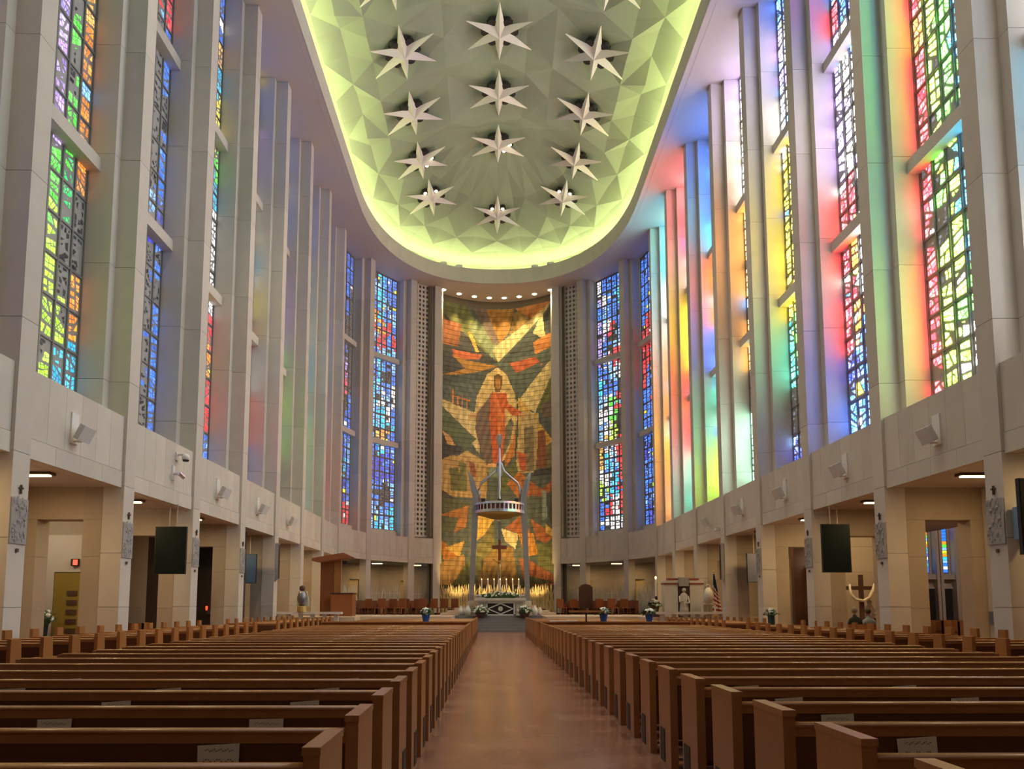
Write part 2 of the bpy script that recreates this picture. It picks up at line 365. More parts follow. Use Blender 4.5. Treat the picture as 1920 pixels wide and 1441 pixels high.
# ------------------------------------------------------------------ windows, parapets, soffits bay by bay
def bay_frame(side, k):
    a, ta, na = pier_frame(side, k); b, tb, nb = pier_frame(side, k+1)
    n = (na+nb).normalized()
    t = (b-a).normalized(); n2 = Vector((-t.y, t.x, 0))
    if n2.dot(n) < 0: n2 = -n2
    return a, b, t, n2
wn = 0
for side in (-1, 1):
    sd = 'L' if side < 0 else 'R'
    for k in range(KMIN, 11):
        a, b, t, n = bay_frame(side, k); L = (b-a).length
        mid = (a+b)/2
        def fn(u, d, z, a=a, t=t, n=n): return a+t*u+n*d+Vector((0, 0, z))
        P = LM(a, t, n)
        # ---- parapet: slabs with joints and a lower band
        wl = empty('wall_'+('left' if side < 0 else 'right')+('' if k <= 8 else '_apse'), a, kind='structure', label='limestone parapet of the gallery below the windows')
        def bx(u0, d0, z0, u1, d1, z1, name, m, par, loc=a):
            mb = MB(); vs = [fn(u, d, z)-loc for z in (z0, z1) for (u, d) in ((u0, d0), (u1, d0), (u1, d1), (u0, d1))]
            mb.add(vs, [(3, 2, 1, 0), (4, 5, 6, 7), (0, 1, 5, 4), (1, 2, 6, 5), (2, 3, 7, 6), (3, 0, 4, 7)])
            return mb.build(name, m, par)
        ns = 6 if L > 4 else 3; e0 = .30; e1 = L-.30
        for i in range(ns):
            bx(e0+(e1-e0)*i/ns+.004, .09, ZP0+.47, e0+(e1-e0)*(i+1)/ns-.004, .40, ZP1, 'stone_panel', 'stone_panel', wl)
        nb_ = 4 if L > 4 else 2
        for i in range(nb_):
            bx(e0+(e1-e0)*i/nb_+.004, .075, ZP0, e0+(e1-e0)*(i+1)/nb_-.004, .40, ZP0+.455, 'stone_band', 'stone_panel', wl)
        bx(e0, .11, ZP0+.01, e1, .42, ZP1-.01, 'core', 'matrix', wl)
        bx(e0, .38, ZP1-.05, e1, 1.32, ZP1, 'ledge', 'stone', wl)
        bx(e0, 1.18, ZP1, e1, 1.62, ZSILL, 'sill', 'stone', wl)
        if k >= 10:
            # pierced screen of square blocks between the last two piers
            gr = empty('trim_'+str(1 if side < 0 else 2), a, kind='structure', label='pierced block screen beside the tiled mural')
            z0, z1 = ZP1+.2, ZS; nc, nr = 5, 54
            gw = (e1-e0)/nc; gh = (z1-z0)/nr
            rail = MB()
            for i in range(nc+1):
                u = e0+gw*i
                vs = [fn(uu, d, z)-a for z in (z0, z1) for (uu, d) in ((u-gw*.24, .5), (u+gw*.24, .5), (u+gw*.24, .75), (u-gw*.24, .75))]
                rail.add(vs, [(3, 2, 1, 0), (4, 5, 6, 7), (0, 1, 5, 4), (1, 2, 6, 5), (2, 3, 7, 6), (3, 0, 4, 7)])
            for j in range(nr+1):
                z = z0+gh*j
                vs = [fn(uu, d, zz)-a for zz in (z-gh*.24, z+gh*.24) for (uu, d) in ((e0, .51), (e1, .51), (e1, .74), (e0, .74))]
                rail.add(vs, [(3, 2, 1, 0), (4, 5, 6, 7), (0, 1, 5, 4), (1, 2, 6, 5), (2, 3, 7, 6), (3, 0, 4, 7)])
            g = rail.build('block_lattice', 'stone', gr); g['kind'] = 'stuff'
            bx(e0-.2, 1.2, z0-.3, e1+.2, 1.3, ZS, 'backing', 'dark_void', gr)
            continue
        # ---- window
        wn += 1
        wd = empty('window_'+str(wn), fn(L/2, 1.36, ZSILL), kind='structure', label='tall leaded stained glass window of six lights')
        o_ = Vector(wd.location)
        u0, u1 = .62, L-.62; ww = u1-u0; wh = ZS-.05-ZSILL
        if side > 0 and False: pass
        near = k in (1, 2, 3, 8, 9)
        NL = 6
        gm = ('glass_apse' if k >= 8 else ('glass_left' if side < 0 else 'glass_right'))
        key = (sd, max(0, k))
        bx(u0-.02, 1.36, ZSILL-.02, u1+.02, 1.46, ZS+.1, 'matrix_slab', 'matrix', wd, o_)
        def gf(u, v, d): return fn(u0+u, 1.36-d, ZSILL+v)-o_
        def gf2(u, v, d): return fn(u0+u, 1.36-d, ZSILL+v)-o_
        rr = random.Random(100*k+side*7+3)
        lw = ww/NL; rows = 18; rh = wh/rows
        slant = .05 if k >= 8 else .34
        tgt = .016 if k >= 8 else .022
        lead = .026 if k >= 8 else .030
        if near:
            for j in range(rows):
                for i in range(NL):
                    mb = MB(); glass_into(mb, gf, i*lw+.05, (i+1)*lw-.05, j*rh+.04, (j+1)*rh-.04, ww, wh, key, rr, tgt, slant, lead)
                    if mb.v: mb.build('glass_panel', gm, wd)
        else:
            for i in range(NL):
                mb = MB()
                for j in range(6): glass_into(mb, gf, i*lw+.05, (i+1)*lw-.05, j*rh*3+.04, (j+1)*rh*3-.04, ww, wh, key, rr, tgt*1.6, slant, lead)
                mb.build('glass_panel', gm, wd)
        for i in range(NL+1):
            u = u0+lw*i; bx(u-.028, 1.31, ZSILL, u+.028, 1.37, ZS, 'mullion', 'window_metal', wd, o_)
        for j in range(rows+1):
            if j in (6, 12): continue
            z = ZSILL+rh*j; w_ = .02 if j % 3 else .035
            bx(u0, 1.32, z-w_, u1, 1.37, z+w_, 'glazing_bar', 'window_metal', wd, o_)
        for j in (6, 12):
            z = ZSILL+rh*j; bx(u0-.02, .98, z-.20, u1+.02, 1.40, z+.20, 'transom', 'stone', wd, o_)

# window soffit ring + lip (plan outline)
def lip_path(off=0.0, n_arc=36):
    """inner edge of the soffit opening from the back left round the apse to the back right, moved outward by off"""
    xw, yc, b, e = 9.2+off, 46.5, 12.9+off, 2.35
    pts = [(-xw, YBACK)]+[(-xw, YBACK+(yc-YBACK)*i/10) for i in range(1, 10)]
    for i in range(n_arc+1):
        a = PI-PI*i/n_arc; ca, sa = math.cos(a), math.sin(a)
        pts.append((math.copysign(abs(ca)**(2/e), ca)*xw, yc+abs(sa)**(2/e)*b))
    pts += [(xw, YBACK+(yc-YBACK)*i/10) for i in range(9, 0, -1)]+[(xw, YBACK)]
    return pts
p0 = lip_path(0); pw = [(-12.4, y) if i < 10 else ((12.4, y) if i >= len(p0)-10 else None) for i, (x, y) in enumerate(p0)]
po = lip_path(0)
outer = []
for i, (x, y) in enumerate(p0):
    if y < 46.4: outer.append((math.copysign(13.2, x), y))
    else:
        a = math.atan2(y-46.5, x); outer.append((13.2*math.cos(a)*1.0 if abs(math.cos(a)) > .99 else 13.6*math.cos(a), 46.5+19.0*math.sin(a)))
m = MB()
np_ = len(p0)
m.add([(x, y, ZS) for x, y in p0]+[(x, y, ZS) for x, y in outer], [(i, i+1, np_+i+1, np_+i) for i in range(np_-1)])
m.add([(x, y, ZS+.35) for x, y in lip_path(.3)]+[(x, y, ZS+.35) for x, y in outer], [(i+1, i, np_+i, np_+i+1) for i in range(np_-1)])
m.build('trim_3', 'soffit_paint', kind='structure', label='flat plaster soffit running round above the piers')
m = MB(); q = lip_path(.3)
LT = ZS+1.2
m.add([(x, y, ZS-.01) for x, y in p0]+[(x, y, LT) for x, y in p0]+[(x, y, LT) for x, y in q]+[(x, y, ZS-.01) for x, y in q],
      [f for i in range(np_-1) for f in ((i, i+1, np_+i+1, np_+i), (np_+i, np_+i+1, 2*np_+i+1, 2*np_+i), (2*np_+i, 2*np_+i+1, 3*np_+i+1, 3*np_+i))])
lipo = m.build('trim_4', 'stone', kind='structure', label='curved stone lip hiding the cove lights')

# ------------------------------------------------------------------ ceiling
def vault(r): return 32.5-.0305*r*r+.042*max(0, r-5.2)**2
def cz(x, y):
    yc = 46.5
    if y <= yc: return vault(abs(x))
    return vault(math.hypot(x, (y-yc)*10.4/14.4))
XN = [0, 1.5, 3.0, 5.2, 6.9, 8.2, 9.4, 10.7]
def dz_at(i, ph):                     # fold pattern: i lateral node, ph: 0 star row,1 near crease,2 far crease
    if ph == 0: return [.20, .10, -.22, .24, -.14, .18, -.12, -.1][i]
    if ph == 1: return [-.52, -.44, -.62, -.40, -.16, -.24, .10, -.1][i]
    return [-.04, -.22, -.10, -.28, -.34, .10, -.14, -.1][i]
rowsY = []
y = 42.4-SPC*10
while y < 46.6:
    for ph, dy in ((0, 0), (1, 1.75), (2, 2.95)):
        if y+dy < 46.9 and y+dy > YBACK-.4: rowsY.append((y+dy, ph))
    y += SPC
m = MB(); nx = [-x for x in XN[:0:-1]]+XN
grid = []
for (yy, ph) in rowsY:
    row = []
    for j, x in enumerate(nx):
        i = abs(j-(len(XN)-1)); row.append((x, yy+(.55 if i in (3, 4) else 0), cz(x, yy)+dz_at(i, ph)))
    grid.append(row)
W_ = len(nx); vs = [v for r_ in grid for v in r_]; fs = []
for r_ in range(len(grid)-1):
    for j in range(W_-1):
        a_, b_, c_, d_ = r_*W_+j, r_*W_+j+1, (r_+1)*W_+j+1, (r_+1)*W_+j
        if (r_+j+(j >= W_//2)) % 2: fs += [(a_, d_, c_), (a_, c_, b_)]
        else: fs += [(a_, d_, b_), (d_, c_, b_)]
# apse fan
last = grid[-1]; base = len(vs); yl = last[W_//2][1]
NA = 18; rings = []
fan_c = (0, yl)
for ri in range(1, len(XN)):
    ring = []
    for ai in range(NA+1):
        an = PI-PI*ai/NA
        if ai == 0: ring.append(last[W_//2-ri])
        elif ai == NA: ring.append(last[W_//2+ri])
        else:
            x = XN[ri]*math.copysign(abs(math.cos(an))**(2/2.3), math.cos(an)); yy = yl+XN[ri]/10.7*(61.0-yl)*abs(math.sin(an))**(2/2.3)
            zz = vault(XN[ri])+(dz_at(ri, (0 if ri in (3, 4) else 2) if ai % 2 == 0 else 1) if ri > 3 else ((0, 0), (0, 0), (-.16, -.08), (.06, -.12))[ri][ai % 2])
            ring.append((x, yy, zz))
    rings.append(ring)
cidx = len(vs); vs.append(last[W_//2])
off = len(vs)
for ring in rings: vs += ring
for ai in range(NA): fs.append((cidx, off+ai+1, off+ai))
for ri in range(len(rings)-1):
    for ai in range(NA):
        a_, b_ = off+ri*(NA+1)+ai, off+ri*(NA+1)+ai+1; c_, d_ = b_+NA+1, a_+NA+1
        if (ri+ai) % 2: fs += [(a_, c_, d_), (a_, b_, c_)]
        else: fs += [(a_, b_, d_), (b_, c_, d_)]
m.add(vs, fs)
# outer skirt closing the cove
sk = [r_[0] for r_ in grid]+rings[-1][1:-1]+[r_[-1] for r_ in grid[::-1]]
m.add([p for p in sk]+[(p[0]*1.0, p[1], ZS+.3) for p in sk], [(i, i+1, len(sk)+i+1, len(sk)+i) for i in range(len(sk)-1)])
m.build('ceiling', 'ceiling_paint', kind='structure', label='folded plaster ceiling of shallow facets lit from a cove')

# cove tubes behind the lip
cp = lip_path(.75)
CG = 'cove lights behind the ceiling lip'
tube_pts = []
acc = []
segs = []
for i in range(np_-1):
    (x0, y0), (x1, y1) = cp[i], cp[i+1]; l = math.hypot(x1-x0, y1-y0); nn = max(1, round(l/2.0))
    for j in range(nn):
        segs.append(((x0+(x1-x0)*(j+.05)/nn, y0+(y1-y0)*(j+.05)/nn), (x0+(x1-x0)*(j+.95)/nn, y0+(y1-y0)*(j+.95)/nn)))
cm = {}
for (q0, q1) in segs:
    if (q0[1]+q1[1])/2 < 0: continue
    l = round(math.hypot(q1[0]-q0[0], q1[1]-q0[1]), 2)
    if l < .2: continue
    if l not in cm:
        cm[l] = MB().tube([(0, 0, 0), (l, 0, 0)], .05, 6).mesh('cove_light'); cm[l].materials.append(MATS['cove_tube'])
    place('cove_light', cm[l], None, (q0[0], q0[1], ZS+1.08), math.atan2(q1[1]-q0[1], q1[0]-q0[0]), 'yellow-green light tube lying in the cove behind the ceiling lip', 'light', CG)

# small white lamp boxes showing above the lip at the apse
for ai in (-5, -3.3, 3.3, 5):
    a = PI/2+ai*.085
    x = math.copysign(abs(math.cos(a))**(2/2.35), math.cos(a))*9.3; yy = 46.5+abs(math.sin(a))**(2/2.35)*13.0
    MB().box(-.28, -.12, 0, .28, .12, .16).box(-.22, -.1, .16, .22, .1, .2).build('lamp_box', 'white_paint', loc=(x, yy, LT), label='small white lamp box on the curved lip above the altar', cat='lamp', group='lamp boxes on the lip')

# ------------------------------------------------------------------ ceiling stars
def ordn(i):
    n_ = i+1
    return ('first', 'second', 'third', 'fourth', 'fifth', 'sixth', 'seventh', 'eighth', 'ninth', 'tenth')[i] if i < 10 else str(n_)+('st' if n_ % 10 == 1 and n_ != 11 else 'nd' if n_ % 10 == 2 and n_ != 12 else 'rd' if n_ % 10 == 3 and n_ != 13 else 'th')
ORD = [ordn(i) for i in range(60)]
def make_star():
    root = empty('ceiling_star', (0, 0, 0))
    for i in range(6):
        an = PI/2+i*PI/3; Rr = 2.02; ri = .56
        tipz = 0 if i in (0, 3) else -.18
        tip = Vector((Rr*math.cos(an), Rr*math.sin(an), tipz))
        l = Vector((ri*math.cos(an+PI/6), ri*math.sin(an+PI/6), .04)); r = Vector((ri*math.cos(an-PI/6), ri*math.sin(an-PI/6), .04))
        ap = Vector((0, 0, -.34)); up = Vector((0, 0, .06)); tu = tip+Vector((0, 0, .05))
        MB().add([ap, l, tip, r, up, tu], [(0, 1, 2), (0, 2, 3), (1, 5, 2), (2, 5, 3), (4, 5, 1), (4, 3, 5)]).build('star_point', 'star_paint', root)
    pan = MB(); pan.prism([(.80*math.cos(k*PI/3+PI/6), .80*math.sin(k*PI/3+PI/6)) for k in range(6)], .14, .42, lambda a, b, d: (a, b, d))
    pan.build('housing', 'star_pan', root)
    for i in range(6):
        an = PI/2+PI/6+i*PI/3; c = (.78*math.cos(an), .78*math.sin(an), .12)
        cn = MB().lathe([(.20, -.12), (.23, -.12), (.23, .12), (.20, .12)], 12, c).build('lamp_can', 'star_pan', root)
        MB().lathe([(.001, -.02), (.17, -.02), (.17, .0), (.001, .0)], 12, c).build('reflector', 'steel', cn)
    return root
star0 = make_star(); first = True
stars = []
for yy in (32.3, 37.15, 42.05, 46.95): stars.append((0, yy, 1) if yy > 34 else None)
STAR = [(0, 37.15), (0, 42.0), (0, 46.9), (0, 54.2)]
for yy in (32.7, 37.65, 42.65, 47.45, 51.6): STAR += [(-5.2 if yy < 50 else -4.8, yy), (5.2 if yy < 50 else 4.8, yy)]
LIT = {(0, 46.9): (5, 4), (-5.2, 47.45): (5, 4), (-4.8, 51.6): (2, 3), (4.8, 51.6): (2, 3), (0, 54.2): (2, 3)}
for (x, yy) in STAR:
    o = star0 if first else copy_tree(star0); first = False
    e = .05; sx = (cz(x+e, yy)-cz(x-e, yy))/(2*e); sy = (cz(x, yy+e)-cz(x, yy-e))/(2*e)
    o.location = (x, yy, cz(x, yy)-.5)
    nrm = Vector((-sx, -sy, 1)).normalized(); o.rotation_euler = Vector((0, 0, 1)).rotation_difference(nrm).to_euler()
    lit = LIT.get((x, yy), ())
    col_ = sorted(q_[1] for q_ in STAR if (q_[0] > 0) == (x > 0) and (q_[0] < 0) == (x < 0))[::-1]
    rw = 'middle row' if x == 0 else ('pulpit side row' if x < 0 else 'flag side row')
    tag(o, 'white ceiling star, '+('lit' if lit else 'unlit')+' lamps, '+ORD[col_.index(yy)]+' from the mural, '+rw, 'star', 'stars of the folded ceiling')
    for i in lit:
        an = PI/2+PI/6+i*PI/3
        MB().ball((.78*math.cos(an), .78*math.sin(an), .0), .13, 8, sz=.6).build('bulb', 'star_bulb', o)
    if lit and x == 0 or yy > 50:
        lamp('star_spot', 'SPOT', (x, yy, cz(x, yy)-1.1), 1500, (1, .86, .66), None, (x*.6, yy-6, 0), .25, .7, 1.2)
for yy in (12, 22, 32):
    for x in (-5.2, 5.2):
        lamp('nave_spot', 'SPOT', (x, yy, cz(x, yy)-.9), 4200, (1, .82, .60), None, (x*.9, yy+1, 0), .3, .8, 1.35)

# ------------------------------------------------------------------ back wall of the nave (behind the camera) with its own tall windows
m = MB(); m.box(-13.3, YBACK-.4, 0, 13.3, YBACK, 33); m.build('wall_back', 'travertine', kind='structure')

# ------------------------------------------------------------------ side aisles under the gallery
XO, XI = 13.15, 11.87                     # opening in the buttress walls
for side in (-1, 1):
    s = side; nm = 'left' if s < 0 else 'right'
    def sb(mb, x0, y0, z0, x1, y1, z1):
        a, b = sorted((s*x0, s*x1)); return mb.box(a, y0, z0, b, y1, z1)
    # gallery soffit
    sb(MB(), PW+.12, YBACK, ZP0+.02, 19.5, 51.0, ZP0+.25).build('ceiling', 'soffit_paint', kind='structure', label='plain soffit of the low side aisle')
    for k in range(0, 9):
        y0 = py(k); y1 = y0+.6
        o = empty('wall_'+nm, (s*PW, y0, 0), kind='structure', label='travertine buttress wall pierced by a passage')
        def pt(x0, ya, z0, x1, yb, z1, name='travertine_panel', mt='travertine'):
            mb = MB(); sb(mb, x0, ya, z0, x1, yb, z1); mb.v = [(v[0]-s*PW, v[1]-y0, v[2]) for v in mb.v]; return mb.build(name, mt, o)
        XE = 14.2 if (s > 0 and k == 3) else 16.9
        for j, (z0, z1) in enumerate(((0, 1.45), (1.45, 2.9), (2.9, 3.95))):
            pt(PW+.59, y0+.01, z0+.003, XI-.003, y1, z1-.003)
            pt(XO, y0+.01, z0+.003, XE, y1, z1-.003)
        pt(PW+.59, y0+.01, 3.953, XI, y1, ZP0+.02); pt(XI, y0+.01, 3.95, XO, y1, ZP0+.02); pt(XO, y0+.01, 3.953, XE, y1, ZP0+.02)
        pt(PW+.1, y0+.08, 0, PW+.6, y1-.08, ZP0, 'core', 'matrix')
    if True:
        # outer aisle wall up to the second bay, then deeper rooms
        sb(MB(), 13.5, YBACK, 0, 13.8, py(2)-.02, ZP0+.1).build('wall_'+nm, 'stone', kind='structure', label='pale outer wall of the side aisle')
        sb(MB(), 24.0, py(2), 0, 24.3, 51, 9).build('wall_'+nm, 'plaster', kind='structure', label='outer wall of the transept')
        sb(MB(), 16.9, 36.6, 0, 24.2, 37.0, 9).build('wall_'+nm, 'plaster', kind='structure', label='end wall of the transept')
        sb(MB(), 16.9, py(2), 8.6, 24.2, 37, 8.9).build('ceiling', 'soffit_paint', kind='structure', label='transept ceiling')
        sb(MB(), 17.0, py(2)-.3, 0, 24.2, py(2), 9).build('wall_'+nm, 'plaster', kind='structure', label='near wall of the transept')
        sb(MB(), 17.2, py(4)+.6, 0, 17.5, 51, 9).build('wall_'+nm, 'plaster', kind='structure', label='inner wall of the transept')
        sb(MB(), 16.9, py(2), ZP0, 17.2, 37, 9).build('wall_'+nm, 'plaster', kind='structure', label='upper wall between aisle and transept')
# aisle lamps in the soffit
AL = 'recessed lamps in the aisle soffit'
def aisle_lamp(x, yy, e=52, w=.16, l=1.2, lab='bay'):
    o = empty('aisle_lamp', (x, yy, ZP0+.02), label='recessed warm lamp in the gallery soffit, '+lab+(', pulpit side' if x < 0 else ', flag side'), cat='lamp', group=AL)
    MB().box(-l/2-.08, -w/2-.06, -.07, l/2+.08, w/2+.06, 0).build('frame', 'bronze', o)
    MB().box(-l/2, -w/2, -.10, l/2, w/2, -.07).build('diffuser', 'lamp_warm', o)
    lamp('aisle_glow', 'AREA', (0, 0, -.16), e, (1, .66, .29), o, None, .6)
for k in range(0, 8):
    for s in (-1, 1): aisle_lamp(s*12.1, py(k)+2.6 if k else py(k)+3.4, lab=ordn(k)+' nave bay')

# left bay: pale wall with a golden door and an exit sign
door_root = empty('door_1', (-14.9, 25.7, 0), kind='structure', label='golden panelled door beside the lit exit sign')
MB().box(-.45, -.03, 0, .45, .03, 2.65).build('door_leaf', 'gold_door', door_root)
for i in range(5): MB().box(.02, -.07, .6+i*.32, .36, -.03, .76+i*.32).build('door_panel', 'bronze', door_root)
MB().box(-2.0, -.02, 0, -.47, .05, 3.95).box(.47, -.02, 0, 1.72, .05, 3.95).box(-.47, -.02, 2.68, .47, .05, 3.95).build('surround', 'stone', door_root)
ex = empty('exit_sign', (-14.62, 25.6, 3.0), label='red glowing exit sign in a black case above the golden door', cat='sign')
MB().box(-.13, -.06, -.12, .11, .06, .12).build('case', 'black_matte', ex); MB().box(-.05, -.075, -.09, .10, -.06, .09).build('face', 'exit_red', ex)
# rooms seen through the other passages
MB().box(-17, 33.0, 0, -11.3, 33.2, 4.8).build('wall_left', 'dark_void', kind='structure', label='wall behind a passage, coloured dark for its unlit interior')  # the room's darkness is put into the wall colour
MB().box(-13.4, 28.3, 0, -11.9, 28.4, 4.2).build('wall_left', 'dark_void', kind='structure', label='dark sheet standing in for the unlit interior of the side passage')  # added dark sheet, paints the shade seen through the opening
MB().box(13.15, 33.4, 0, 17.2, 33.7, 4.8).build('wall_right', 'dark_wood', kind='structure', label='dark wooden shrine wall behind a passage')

# transept end windows and doors seen through the right passage
TW = 0
for (xc, w, pal) in ((20.95, .2, 'o'), (21.87, .24, 'c')):
    wn += 1
    wd = empty('window_'+str(wn), (xc, 36.58, 3.15), kind='structure', label='slender stained glass slit window in the transept')
    MB().box(-w/2-.06, -.02, -.1, w/2+.06, .02, 3.2).build('frame', 'window_metal', wd)
    for i in range(20):
        mb = MB(); ch = 'bbsyobrbwcsbbrcbogbw'[(i*7+int(xc)) % 20]; mb.cur = tuple(v*.6 for v in K[ch]); mb.box(-w/2, -.04, i*.155, w/2, -.02, i*.155+.13); mb.build('pane', 'glass_apse', wd)
    for s in (-1, 1):
        MB().box(min(s*.3, s*.44), -.4, -3.15, max(s*.3, s*.44), 0, 5.2).build('jamb', 'plaster', wd)
    MB().box(-.35, -.3, -.35, .35, 0, -.1).build('sill', 'plaster', wd)
for i, (xc, w) in enumerate(((21.08, .4), (21.87, .46))):
    d = empty('door_'+str(i+2), (xc, 36.5, 0), kind='structure', label='dark doorway below a slit window'); MB().box(-w/2, -.04, 0, w/2, .04, 2.35).build('door_leaf', 'black_matte', d); MB().box(-w/2-.05, -.03, 2.35, w/2+.05, .05, 2.45).build('lintel', 'plaster', d)

# ------------------------------------------------------------------ apse ambulatory
def arc_pts(off, n0=9):
    pts = []
    for side in (-1,):
        for k in (8, 9, 10, 11):
            o, t, n = pier_frame(side, k); pts.append(o+n*off)
    return pts
for side in (-1, 1):
    s = side
    back = [Vector((s*abs(p.x), p.y, 0)) for p in (Vector((-14.4, 50.9, 0)), Vector((-13.0, 56.6, 0)), Vector((-9.6, 61.6, 0)), Vector((-5.9, 64.2, 0)))]
    fr = [pier_frame(side, k)[0] for k in (8, 9, 10, 11)]
    mb = MB(); mb.add([(p.x, p.y, ZP0+.02) for p in fr]+[(p.x, p.y, ZP0+.02) for p in back], [(i, i+1, 5+i, 4+i) for i in range(3)])
    mb.build('ceiling', 'soffit_paint', kind='structure', label='soffit of the curved ambulatory')
    wl = empty('wall_apse', (0, 0, 0), kind='structure', label='curved travertine wall of the ambulatory')
    for i in range(3):
        a, b = back[i], back[i+1]; t = (b-a).normalized(); n = Vector((-t.y, t.x, 0));  n = n if n.dot(a-Vector((0, 46, 0))) > 0 else -n
        L = (b-a).length
        def q(u0, z0, u1, z1, d, name, m_, a=a, t=t, n=n):
            MB().add([a+t*u+n*dd+Vector((0, 0, z)) for z in (z0, z1) for (u, dd) in ((u0, d), (u1, d), (u1, d+.2), (u0, d+.2))], [(3, 2, 1, 0), (4, 5, 6, 7), (0, 1, 5, 4), (1, 2, 6, 5), (2, 3, 7, 6), (3, 0, 4, 7)]).build(name, m_, wl)
        w0, w1 = L*.42, L*.42+1.15
        q(0, 0, w0, ZP0+.1, 0, 'travertine_panel', 'travertine'); q(w1, 0, L, ZP0+.1, 0, 'travertine_panel', 'travertine')
        q(w0, 3.6, w1, ZP0+.1, 0, 'travertine_panel', 'travertine'); q(w0-.3, 0, w1+.3, 3.7, .21, 'recess_panel', 'niche_gold' if i else 'stone')
    for (fx, fy, lb) in ((-11.7, 53.3, 'before the first apse pier'), (-9.4, 58.6, 'below the blue apse window'), (-6.6, 61.1, 'below the pierced screen')):
        aisle_lamp(s*abs(fx), fy, 45, .16, .8, lb)

# niche behind the mural
NICHE = empty('wall_apse', (0, 61, 0), kind='structure', label='curved end wall carrying the tiled mural')
def mural_y(x): return 63.2-2.0*(x/4.9)**2
mb = MB(); n_ = 24
xs = [-5.0+10.0*i/n_ for i in range(n_+1)]
mb.add([(x, mural_y(x)+.08-61, 0) for x in xs]+[(x, mural_y(x)+.08-61, ZS+.4) for x in xs], [(i, i+1, n_+2+i, n_+1+i) for i in range(n_)])
mb.add([(-5.0, mural_y(5)-61+.1, 0), (-5.6, -1.2, 0), (-5.0, mural_y(5)-61+.1, ZS+.4), (-5.6, -1.2, ZS+.4)], [(0, 1, 3, 2)])
mb.add([(5.0, mural_y(5)-61+.1, 0), (5.6, -1.2, 0), (5.0, mural_y(5)-61+.1, ZS+.4), (5.6, -1.2, ZS+.4)], [(1, 0, 2, 3)])
mb.build('niche_shell', 'grout', NICHE)

